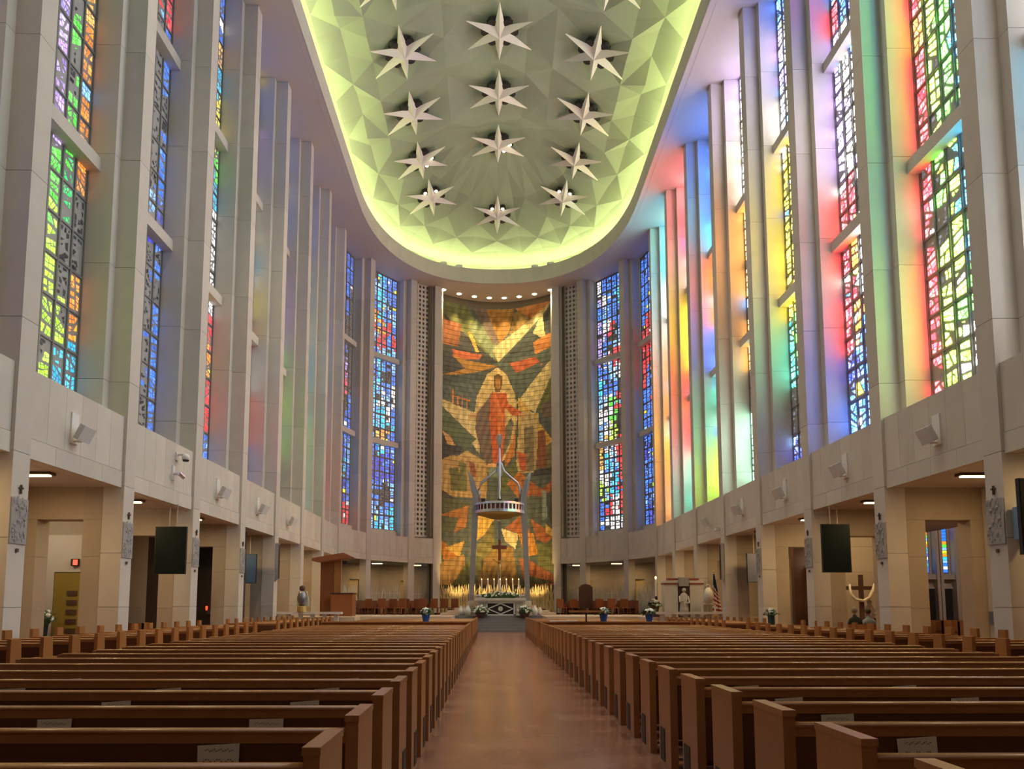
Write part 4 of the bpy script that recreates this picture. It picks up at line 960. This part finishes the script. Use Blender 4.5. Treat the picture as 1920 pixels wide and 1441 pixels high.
# flag
fl = empty('flag', (11.45, 39.85, 1.78), label='American flag hanging furled on a pole by the stone ambo', cat='flag')
MB().tube([(0, 0, -.8), (0, 0, 1.5)], .02, 8).build('pole', 'gilt', fl); MB().lathe([(.03, 1.5), (.05, 1.55), (.001, 1.68)], 8).build('finial', 'gilt', fl); MB().lathe([(.2, -.85), (.18, -.79), (.03, -.73)], 10).build('base', 'gilt', fl)
def fold(z, k, n):                       # drooping fold strip k of n between angles, widening downward
    w = .07+.36*max(0, (2.2-z))/1.9
    x = -w*.55+w*1.15*k/n; return (x+(2.2-z)*.06, -.05-.05*math.sin(k*2.2)-(2.2-z)*.02, z-.78)
can = MB(); zc0 = 1.45
for k in range(8):
    zs = [2.2, 1.95, 1.7, zc0-.06*k+.15]
    for i in range(3): can.add([fold(zs[i], k, 8), fold(zs[i], k+1, 8), fold(zs[i+1]-.06*(i == 2), k+1, 8), fold(zs[i+1], k, 8)], [(0, 1, 2, 3)])
can.build('canton', 'flag_blue', fl)
stw = MB(); strd = MB()
for k in range(8):
    top = zc0-.06*k+.15
    for j in range(11):
        z0 = top-(top-.12)*j/11; z1 = top-(top-.12)*(j+1)/11; tilt = .06
        (strd if j % 2 else stw).add([fold(z0, k, 8), fold(z0-tilt*0-.0, k+1, 8), fold(z1, k+1, 8), fold(z1, k, 8)], [(0, 1, 2, 3)])
strd.build('red_stripes', 'flag_red', fl); stw.build('white_stripes', 'flag_white', fl)
# paschal candle
pc = empty('paschal_candle', (8.45, 40.3, .93), label='tall lit paschal candle on a carved stand beside the stone ambo', cat='candle')
MB().lathe([(.22, 0), (.2, .08), (.05, .15), (.05, .9), (.09, .98), (.07, 1.1)], 12).build('stand', 'bronze', pc); MB().lathe([(.06, 1.1), (.06, 2.0)], 12).build('wax', 'wax', pc); MB().ball((0, 0, 2.09), .05, 8, sz=1.7).build('flame', 'flame', pc)
bouquet((8.25, 39.85, 1.43), .30, .18, .42, 80, 'bouquet of white flowers round the paschal candle stand', pot=(.25, .5, 'dark_wood'))
# music stand and book board at the cross aisle
ms = empty('music_stand', (2.95, 26.55, 0), label='slim dark music stand with a flat wooden desk among the pews', cat='stand')
MB().tube([(0, 0, 0), (0, 0, 1.3)], .03, 8).build('post', 'dark_wood', ms); MB().box(-.6, -.2, 1.3, .6, .2, 1.36).build('desk', 'pew_wood', ms); MB().lathe([(.25, 0), (.2, .05), (.03, .07)], 10).build('base', 'dark_wood', ms)

# ------------------------------------------------------------------ pews
s_ = .918
def rail_prof(): return [(.034*math.cos(a)*1.0, .018*math.sin(a)) for a in [2*PI*k/10 for k in range(10)]]
def make_pew(name, L, dirx, inner_h, outer_h, lshape):
    """origin at the aisle end, rear face; runs along dirx; faces +Y"""
    o = empty(name)
    def X(a): return a*dirx
    def bx2(x0, y0, z0, x1, y1, z1, nm, m_, par=o):
        a, b = sorted((X(x0), X(x1))); return MB().box(a, y0, z0, b, y1, z1).build(nm, m_, par)
    if lshape:
        def f_(a, b, d): return (X(d), a, b)
        MB().prism([(0, 0), (.62, 0), (.62, .60), (.30, .63), (.27, inner_h), (0, inner_h)], 0, .07, f_).build('end_panel', 'pew_wood', o)
        MB().prism([(0, 0), (.55, 0), (.55, .60), (.25, .63), (.22, outer_h), (0, outer_h)], L-.07, L, f_).build('end_panel', 'pew_wood', o)
    else:
        e = bx2(0, 0, 0, .07, .48, inner_h-.035, 'end_panel', 'pew_wood'); bx2(-.004, -.006, inner_h-.035, .076, .486, inner_h, 'cap', 'pew_wood', e)
        bx2(-.006, .24, .05, .0, .42, .36, 'vent_grille', 'grille_dark', e)
        bx2(L-.06, .0, 0, L, .44, .86, 'end_panel', 'pew_wood')
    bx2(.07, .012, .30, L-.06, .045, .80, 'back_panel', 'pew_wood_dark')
    bx2(.07, .008, .80, L-.06, .055, .853, 'upper_board', 'pew_wood')
    MB().prism(rail_prof(), .07, L-.06, lambda a, b, d: (X(d), .032+a, .862+b)).build('top_rail', 'pew_rail', o, smooth=True)
    bx2(.07, .05, .41, L-.06, .47, .45, 'seat', 'pew_wood')
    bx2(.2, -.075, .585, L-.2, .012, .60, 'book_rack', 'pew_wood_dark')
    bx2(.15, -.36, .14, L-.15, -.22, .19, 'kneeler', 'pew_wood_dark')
    return o
YB0 = {1: 3.44-s_*2, -1: 3.25-s_*2}
main_end = {1: 1.295, -1: -1.103}
nrows = []
def rows_for(s):
    ys = [YB0[s]+s_*i for i in range(60)]
    return [yv for yv in ys if yv < 25.6 or 27.75 < yv < 37.7]
for s in (1, -1):
    who = 'wooden pulpit' if s < 0 else 'flag'
    L = 5.6 if s > 0 else 5.35
    pm = make_pew('pew', L, s, .95, .86, False); first = True
    rws = rows_for(s); rear = [q_ for q_ in rws if q_ < 26][::-1]; fro = [q_ for q_ in rws if q_ > 26][::-1]
    def where(yv): return (ORD[rear.index(yv)]+' row back from the cross aisle') if yv < 26 else (ORD[fro.index(yv)]+' row from the altar')
    for yv in rws:
        o = pm if first else copy_tree(pm); first = False
        o.location = (main_end[s], yv, 0)
        tag(o, 'long oak pew, '+where(yv)+', centre block, '+who+' side', 'pew', 'centre pews on the '+who+' side')
    pm = make_pew('side_pew', 1.95, s, .98, 1.04, True); first = True
    for yv in rows_for(s):
        if yv < 6 and yv < 8: continue
        o = pm if first else copy_tree(pm); first = False
        o.location = (s*8.4, yv+.2, 0)
        tag(o, 'short oak pew, '+where(yv)+', by the piers, '+who+' side', 'pew', 'side pews on the '+who+' side')

# pew cards with illegible print
cm_ = MB().prism([(-.11, 0), (.11, 0), (.112, .20), (-.115, .19)], 0, .006, lambda a, b, d: (a, d, b)).mesh('pew_card'); cm_.materials.append(MATS['paper'])
ink = MB()
for i in range(13):
    x0, x1 = -.075+i*.012, -.066+i*.012; zz = .163+.006*math.sin(i*2.1)
    ink.box(x0, -.0015, zz, x1, 0, zz+.004)
for j in range(3):
    for k in range(10):
        a, b = 2*PI*k/10, 2*PI*(k+1)/10; cx_ = -.06+.06*j; r = .022
        p = Vector((cx_+r*math.cos(a), 0, .09+r*1.2*math.sin(a))); ink.box(p.x-.004, -.0015, p.z-.003, p.x+.004, 0, p.z+.003)
    ink.box(-.075+.06*j, -.0015, .045, -.045+.06*j, 0, .049)
im = ink.mesh('print'); im.materials.append(MATS['ink'])
for s in (1, -1):
    who = 'wooden pulpit' if s < 0 else 'flag'
    for yv in rows_for(s)[2:12]:
        for kx in (.75, 2.2, 3.65, 5.1):
            o = place('pew_card', cm_, None, (main_end[s]+s*kx+R.uniform(-.03, .03), yv-.012, .601), 0, 'cream printed card, '+ORD[len([q_ for q_ in rows_for(s) if yv < q_ < 26])]+' pew row back from the cross aisle, '+who+' side', 'card', 'cards in the pew racks, '+who+' side')
            o.rotation_euler = (-.05, R.uniform(-.03, .03), 0)
            place('print', im, o, (0, 0, 0))

# flower pots at the cross aisle
POTS = 'potted flowers in blue foil on the pews'
for s in (-1, 1):
    x0, x1 = sorted((main_end[s], main_end[s]+s*5.4)); o = empty('low_partition', (x0, 27.05, 0), label='low oak partition with ledge at the cross aisle, '+('wooden pulpit' if s < 0 else 'flag')+' side', cat='partition')
    MB().box(0, 0, 0, x1-x0, .05, .93).build('panel', 'pew_wood', o); MB().box(-.01, -.12, .93, x1-x0+.01, .14, .97).build('ledge', 'pew_rail', o)
for (x, lab) in ((3.64, 'beside the music stand'), (5.29, 'towards the stone ambo'), (-2.76, 'towards the wooden pulpit')):
    bouquet((x, 27.06, 1.22), .17, .13, .22, 40, 'small white potted flowers in blue foil on the pew ledge, '+lab, cat='potted plant', group=POTS, pot=(.15, .25, 'blue_foil'))
bouquet((9.45, 26.4, 1.2), .16, .14, .18, 36, 'small white flowers in a teal pot near the shrine passage', cat='potted plant', pot=(.12, 1.19, 'dark_teal'))
pb = empty('paper_stack', (2.2, 27.06, .97), label='flat white sheets of paper lying on the pew ledge', cat='paper'); MB().box(-.5, -.08, 0, .5, .08, .02).build('sheet', 'white_paint', pb); MB().box(-.49, -.075, .02, .47, .075, .03).build('sheet', 'white_paint', pb)
nt_ = MB().box(-.09, -.01, 0, .09, .01, .24).box(-.03, -.014, .09, .03, -.01, .14).build('notice_card', 'white_paint', loc=(9.4, min(rows_for(1), key=lambda q_: abs(q_-22.3))+.232, .88), label='small white notice standing on a side pew by the black screen', cat='notice')

# ------------------------------------------------------------------ things on the walls
def disp(x, yv, z0, z1, w, m_, label, pole=True, rz=0, cat='screen', group=None):
    o = empty('display_screen', (x, yv, 0), rz, label=label, cat=cat, group=group)
    MB().box(-w/2, -.04, z0, w/2, .06, z1).build('case', 'black_matte', o)
    MB().box(-w/2+.02, -.05, z0+.02, w/2-.02, -.04, z1-.02).build('screen_face', m_, o)
    MB().box(-.2, .06, (z0+z1)/2-.2, .2, .16, (z0+z1)/2+.2).build('bracket', 'black_matte', o)
    if pole:
        for px in (-.12, .12): MB().tube([(px, .11, (z0+z1)/2), (px, .11, ZP0+.02)], .025, 8).build('pole', 'travertine', o)
    return o
disp(-10.92, 24.5, 2.56, 4.12, 1.02, 'black_gloss', 'black portrait screen hung from the soffit before a dark passage')
disp(10.97, 24.5, 2.62, 4.22, .94, 'black_gloss', 'black portrait screen hung from the soffit before the draped cross')
disp(10.95, 15.2, 2.58, 4.16, .94, 'black_gloss', 'black portrait screen before the yellowish nearest buttress wall')
disp(-11.75, 34.6, 2.55, 3.9, .95, 'screen_blue', 'blue-lit portrait screen under the gallery on the pulpit side')
disp(11.95, 34.6, 2.6, 3.95, 1.0, 'screen_slate', 'slate-blue portrait screen under the gallery on the flag side')
o = empty('wall_speaker', (10.75+.62, 15.75, 3.3), label='light blue box loudspeaker on the nearest buttress wall', cat='speaker'); MB().box(-.5, -.16, -.35, -.26, .2, .35).build('box', 'speaker_blue', o); MB().box(-.26, .0, -.1, .1, .2, .1).build('bracket', 'black_matte', o)

SPK = 'white loudspeakers on the gallery parapet'
def speaker(s, k, plate=True, z=5.95, u=2.1, tilt=.5):
    o = empty('parapet_speaker', (s*(PW+.09), py(k)+u+.3, z), label='white tilted loudspeaker '+('on a back plate' if plate else 'without plate')+', gallery parapet, '+ORD[k-1]+' whole bay, '+('pulpit' if s < 0 else 'flag')+' side', cat='speaker', group=SPK if plate else 'plateless loudspeakers on the gallery parapet')
    d = -s                                # towards the nave
    if plate:
        a, b = sorted((0, d*.04)); MB().box(a, -.16, -.40, b, .16, .38).build('back_plate', 'white_paint', o)
    MB().tube([(0, .0, -.32), (d*.22, -.02, -.34), (d*.28, -.04, -.22)], .035, 8).build('arm', 'white_paint', o)
    M_ = Matrix.Translation((d*.32, -.06, -.16)) @ Matrix.Rotation(d*.45, 4, 'Y') @ Matrix.Rotation(d*-.5, 4, 'Z')
    bx_ = MB().box(-.11, -.16, -.2, .11, .16, .2, M_).build('box', 'white_paint', o); MB().box(-.115, -.165, -.19, .115, -.16, .19, M_).build('grille', 'grey_paint', bx_)
for k in (1, 3, 4): speaker(-1, k)
for k in (1, 2, 3, 4): speaker(1, k)
speaker(-1, 5, False); speaker(1, 5, False)
for i, (yv, z, lab) in enumerate(((py(2)+3.55, 6.45, 'upper white dome security camera on the second parapet bay'), (py(2)+3.3, 5.75, 'lower silver bullet camera on a white plate on the parapet'))):
    o = empty('security_camera', (-PW-.09, yv, z), label=lab, cat='camera')
    MB().box(0, -.09, -.14, .05, .09, .14 if i == 0 else .34).build('mount', 'white_paint', o)
    MB().tube([(0.03, 0, .08), (.28, -.02, .06)], .045, 8).build('arm', 'white_paint' if i == 0 else 'steel', o)
    if i == 0: MB().ball((.32, -.02, -.04), .13, 10).build('dome', 'white_paint', o, smooth=True); MB().lathe([(.09, -.17), (.11, -.12)], 10, (.32, -.02, 0)).build('lens', 'black_matte', o)
    else: MB().tube([(.26, -.1, .08), (.36, .06, -.04)], .07, 10).build('lens', 'steel', o)
o = empty('security_camera', (PW+.09, py(5)+.7, 5.25), label='tiny white camera on the parapet above the grey column speaker', cat='camera'); MB().box(-.3, -.06, -.08, 0, .06, .08).build('body', 'white_paint', o); MB().ball((-.3, 0, -.05), .08, 8).build('dome', 'white_paint', o)
for s in (-1, 1):
    o = empty('column_speaker', (s*(PW-.08), py(5)+.2, 2.75), label='slim grey column loudspeaker on the pier, '+('pulpit' if s < 0 else 'flag')+' side', cat='speaker'); MB().box(-.08, -.14, 0, .08, .14, 1.75).build('box', 'column_grey', o); MB().box(-.085*(1 if s > 0 else -1)-.002, -.12, .05, -.085*(1 if s > 0 else -1)+.002, .12, 1.7).build('grille', 'grille_dark', o)

# stations of the cross: relief slab, small cross, numeral plate
rb = random.Random(11)
rel = MB()
for i in range(46):
    yv, zz = rb.uniform(-.24, .24), rb.uniform(-.44, .44); a = rb.uniform(-.5, .5); l = rb.uniform(.08, .2)
    rel.tube([(0, yv-math.sin(a)*l/2, zz-l/2), (.02, yv, zz), (0, yv+math.sin(a)*l/2, zz+l/2)], rb.uniform(.014, .026), 5)
for (yv, zz) in ((-.12, .25), (.08, .3), (.16, .05), (-.05, .0), (-.17, -.1)): rel.ball((.005, yv, zz), .05, 8)
relm = rel.mesh('relief_figures'); relm.materials.append(MATS['relief_grey'])
for s in (-1, 1):
    for k in (1, 2, 3, 4):
        o = empty('station_relief', (s*(PW-.015), py(k)+.30, 3.38), label='grey carved station relief with small cross on the pier '+{1: 'farthest from the altar', 2: 'before the black screen', 3: 'beyond the black screen', 4: 'nearest the altar'}[k]+(', pulpit side' if s < 0 else ', flag side'), cat='relief')
        MB().box(-.02, -.285, -.5, .016, .285, .5).build('slab', 'relief_grey', o)
        r_ = place('relief_figures', relm, o, (0, 0, 0)); r_.rotation_euler = (0, 0, 0 if s < 0 else PI)
        a = -s
        c = MB(); c.box(min(0, a*.03), -.02, .60, max(0, a*.03), .02, .80); c.box(min(0, a*.03), -.07, .71, max(0, a*.03), .07, .745); c.build('bronze_cross', 'bronze', o)
        MB().box(min(0, a*.02), -.04, -.68, max(0, a*.02), .04, -.60).build('numeral_plate', 'bronze', o)

# right shrine: draped cross, candles, statue, people
cx_ = empty('draped_cross', (14.25, 29.6, 0), label='dark wooden cross draped with a white cloth in the side shrine', cat='cross')
MB().box(-.07, -.07, 0, .07, .07, 2.75).build('upright', 'dark_wood', cx_); MB().box(-.6, -.06, 2.15, .62, .06, 2.3).build('crossbar', 'dark_wood', cx_)
MB().tube([(-.5, -.1, 2.38), (-.48, -.12, 2.0), (-.3, -.13, 1.78), (0, -.14, 1.72), (.25, -.13, 1.85), (.42, -.12, 2.15), (.5, -.1, 2.4)], [.04, .06, .06, .055, .06, .065, .04], 8).build('cloth', 'cloth_white', cx_, smooth=True)
cs = empty('votive_stand', (15.0, 29.0, 0), label='dark stand of glowing red votive candles in the side shrine', cat='candle stand')
MB().box(-.5, -.2, 0, .5, .2, 1.05).build('rack', 'black_matte', cs)
for i in range(7):
    vc = MB().lathe([(.04, 0), (.05, .1), (.045, .12)], 8).build('votive_glass', 'red_glass' if i % 3 else 'flame', cs, loc=(-.42+.14*i, -.1+.1*(i % 2), 1.05+.08*(i % 2)))
st = empty('grey_statue', (14.7, 29.9, 0), label='small weathered grey statue behind the red votive candles', cat='statue')
MB().box(-.2, -.2, 0, .2, .2, .95).build('pedestal', 'stone', st); g_ = MB(); g_.lathe([(.2, .95), (.18, 1.2), (.2, 1.4), (.1, 1.55), (.06, 1.6)], 10, sy=.7); g_.ball((0, 0, 1.68), .1, 8); g_.tube([(.16, 0, 1.45), (.25, -.1, 1.25), (.1, -.2, 1.2)], .05, 6); g_.build('figure', 'relief_grey', st, smooth=True)
s2 = empty('shrine_statue', (14.15, 33.1, 0), label='bronze-gold hanging sculpture above the candlelit shrine', cat='statue')
MB().lathe([(.25, 2.0), (.4, 2.6), (.5, 3.1), (.3, 3.5), (.05, 3.7)], 10, sy=.5).build('figure', 'gilt', s2, smooth=True); MB().tube([(0, .1, 0), (0, .1, 2.1)], .1, 8).build('shaft', 'bronze', s2)
t2 = empty('shrine_table', (14.2, 32.3, 0), label='small white-topped shrine table with two lit candles', cat='table'); MB().box(-.7, -.25, .85, .7, .25, .92).build('top', 'marble_white', t2); MB().box(-.6, -.2, 0, .6, .2, .85).build('body', 'dark_wood', t2)
for i, x in enumerate((-.5, .45)):
    c = empty('shrine_candle', (14.2+x, 32.3, .92), label='lit pale candle on the side shrine table', cat='candle', group='shrine candles'); MB().lathe([(.07, 0), (.07, .7-.2*i)], 10).build('wax', 'wax', c); MB().ball((0, 0, .78-.2*i), .06, 8, sz=1.5).build('flame', 'flame', c)
def person(loc, mcl, mh, label, facing=0):
    o = empty('person', loc, facing, label=label, cat='person')
    vs = [(0, 0, .5), (0, .02, .75), (0, .0, 1.0), (0, .04, 1.13), (0, .06, 1.22), (.18, 0, 1.02), (.25, .05, .78), (.2, .25, .66), (-.18, 0, 1.02), (-.25, .05, .78), (-.2, .25, .66), (.12, .1, .5), (.14, .5, .5), (.14, .52, .08), (.14, .66, .04), (-.12, .1, .5), (-.14, .5, .5), (-.14, .52, .08), (-.14, .66, .04)]
    es = [(0, 1), (1, 2), (2, 3), (3, 4), (2, 5), (5, 6), (6, 7), (2, 8), (8, 9), (9, 10), (0, 11), (11, 12), (12, 13), (13, 14), (0, 15), (15, 16), (16, 17), (17, 18)]
    rad = [.17, .16, .17, .07, .06, .085, .06, .04, .085, .06, .04, .1, .075, .05, .04, .1, .075, .05, .04]
    me = bpy.data.meshes.new('body'); me.from_pydata(vs, es, []); b = place('body', me, o)
    b.modifiers.new('skin', 'SKIN'); b.modifiers.new('sub', 'SUBSURF').levels = 1; b.modifiers['sub'].render_levels = 2
    for i, v in enumerate(me.skin_vertices[0].data): v.radius = (rad[i], rad[i]*.8); v.use_root = (i == 0)
    me.materials.append(MATS[mcl])
    hd = MB(); hd.ball((0, .07, 1.34), .095, 12, sy=1.12, sz=1.25); hd.ball((0, .185, 1.33), .02, 6); hd.ball((.095, .07, 1.33), .025, 6, sx=.5); hd.ball((-.095, .07, 1.33), .025, 6, sx=.5)
    for s in (-1, 1):
        for i in range(4): hd.tube([(s*.2+.02*i*s, .27, .66), (s*.19+.02*i*s-.03*s, .33, .645), (s*.17+.02*i*s-.05*s, .36-.01*abs(i-1.5), .62)], .011, 6)
        hd.tube([(s*.18, .26, .66), (s*.14, .3, .665)], .012, 6)
    hd.build('skin', 'skin', o, smooth=True)
    MB().ball((0, .05, 1.375), .108, 12, sy=1.08, sz=1.05).build('hair', mh, o, smooth=True)
    bench = None
    return o
person((13.0, 27.6, 0), 'cloth_dark', 'hair_grey', 'person with grey hair in a dark jacket seated in the side shrine')
person((13.75, 28.1, -.06), 'cloth_blue', 'hair_dark', 'person in a pale blue shirt seated near the red votive candles')
bn = empty('shrine_bench', (13.4, 27.75, 0), label='plain oak bench under the two seated people in the shrine', cat='bench')
MB().box(-.9, -.2, .34, .9, .35, .40).build('seat', 'pew_wood', bn); MB().box(-.9, -.26, .2, .9, -.2, .85).build('back', 'pew_wood', bn)
for x in (-.85, .8): MB().box(x, -.2, 0, x+.06, .3, .34).build('leg', 'pew_wood', bn)
# pews inside the transepts and chapel rows glimpsed through passages
for (x, yv, s) in ((20.4, 30.5, 1), (20.4, 31.6, 1), (20.4, 32.7, 1), (-14.8, 27.3, -1)):
    o = empty('transept_bench', (x, yv, 0), label='oak bench in the '+('transept facing the slit windows' if s > 0 else 'side room behind the dark passage'), cat='bench', group='transept benches' if s > 0 else None)
    MB().box(-1.8, 0, .2, 1.8, .05, .9).build('back', 'pew_wood', o); MB().box(-1.8, .05, .42, 1.8, .45, .46).build('seat', 'pew_wood', o)
    for xx in (-1.8, 1.74): MB().box(xx, 0, 0, xx+.06, .45, .92).build('end_panel', 'pew_wood', o)
# foliage and votive lamp in left passages
bouquet((-15.3, 25.0, .9), .35, .3, .6, 50, 'sprawling white branches in a dark pot beside the golden door', pot=(.2, .9, 'black_matte'))
o = empty('sanctuary_lamp', (-12.75, 32.6, 1.45), label='small red glowing sanctuary lamp in a side passage', cat='lamp'); MB().lathe([(.035, -.12), (.05, 0), (.045, .06)], 10).build('glass', 'red_glass', o); MB().box(-.04, .0, -.3, .04, .4, -.12).build('bracket', 'bronze', o)
for s in (1,):
    o = MB().box(-.06, -.24, 0, 0, .24, .34).box(-.08, -.26, .34, 0, .26, .38).build('wall_vent', 'screen_slate', loc=(13.5, 20.55, 1.0), label='small dark vent box low on the outer aisle wall', cat='vent')
lamp('transept_lamp', 'POINT', (20.5, 28, 7.8), 420, (1, .85, .7), None, None, .3)
lamp('transept_lamp', 'POINT', (-15.5, 23.5, 4.3), 90, (1, .85, .6), None, None, .3)
lamp('shrine_lamp', 'POINT', (14.5, 28.4, 4.4), 110, (1, .75, .4), None, None, .2)
lamp('shrine_lamp', 'POINT', (14.2, 32.2, 3.6), 25, (1, .7, .4), None, None, .2)
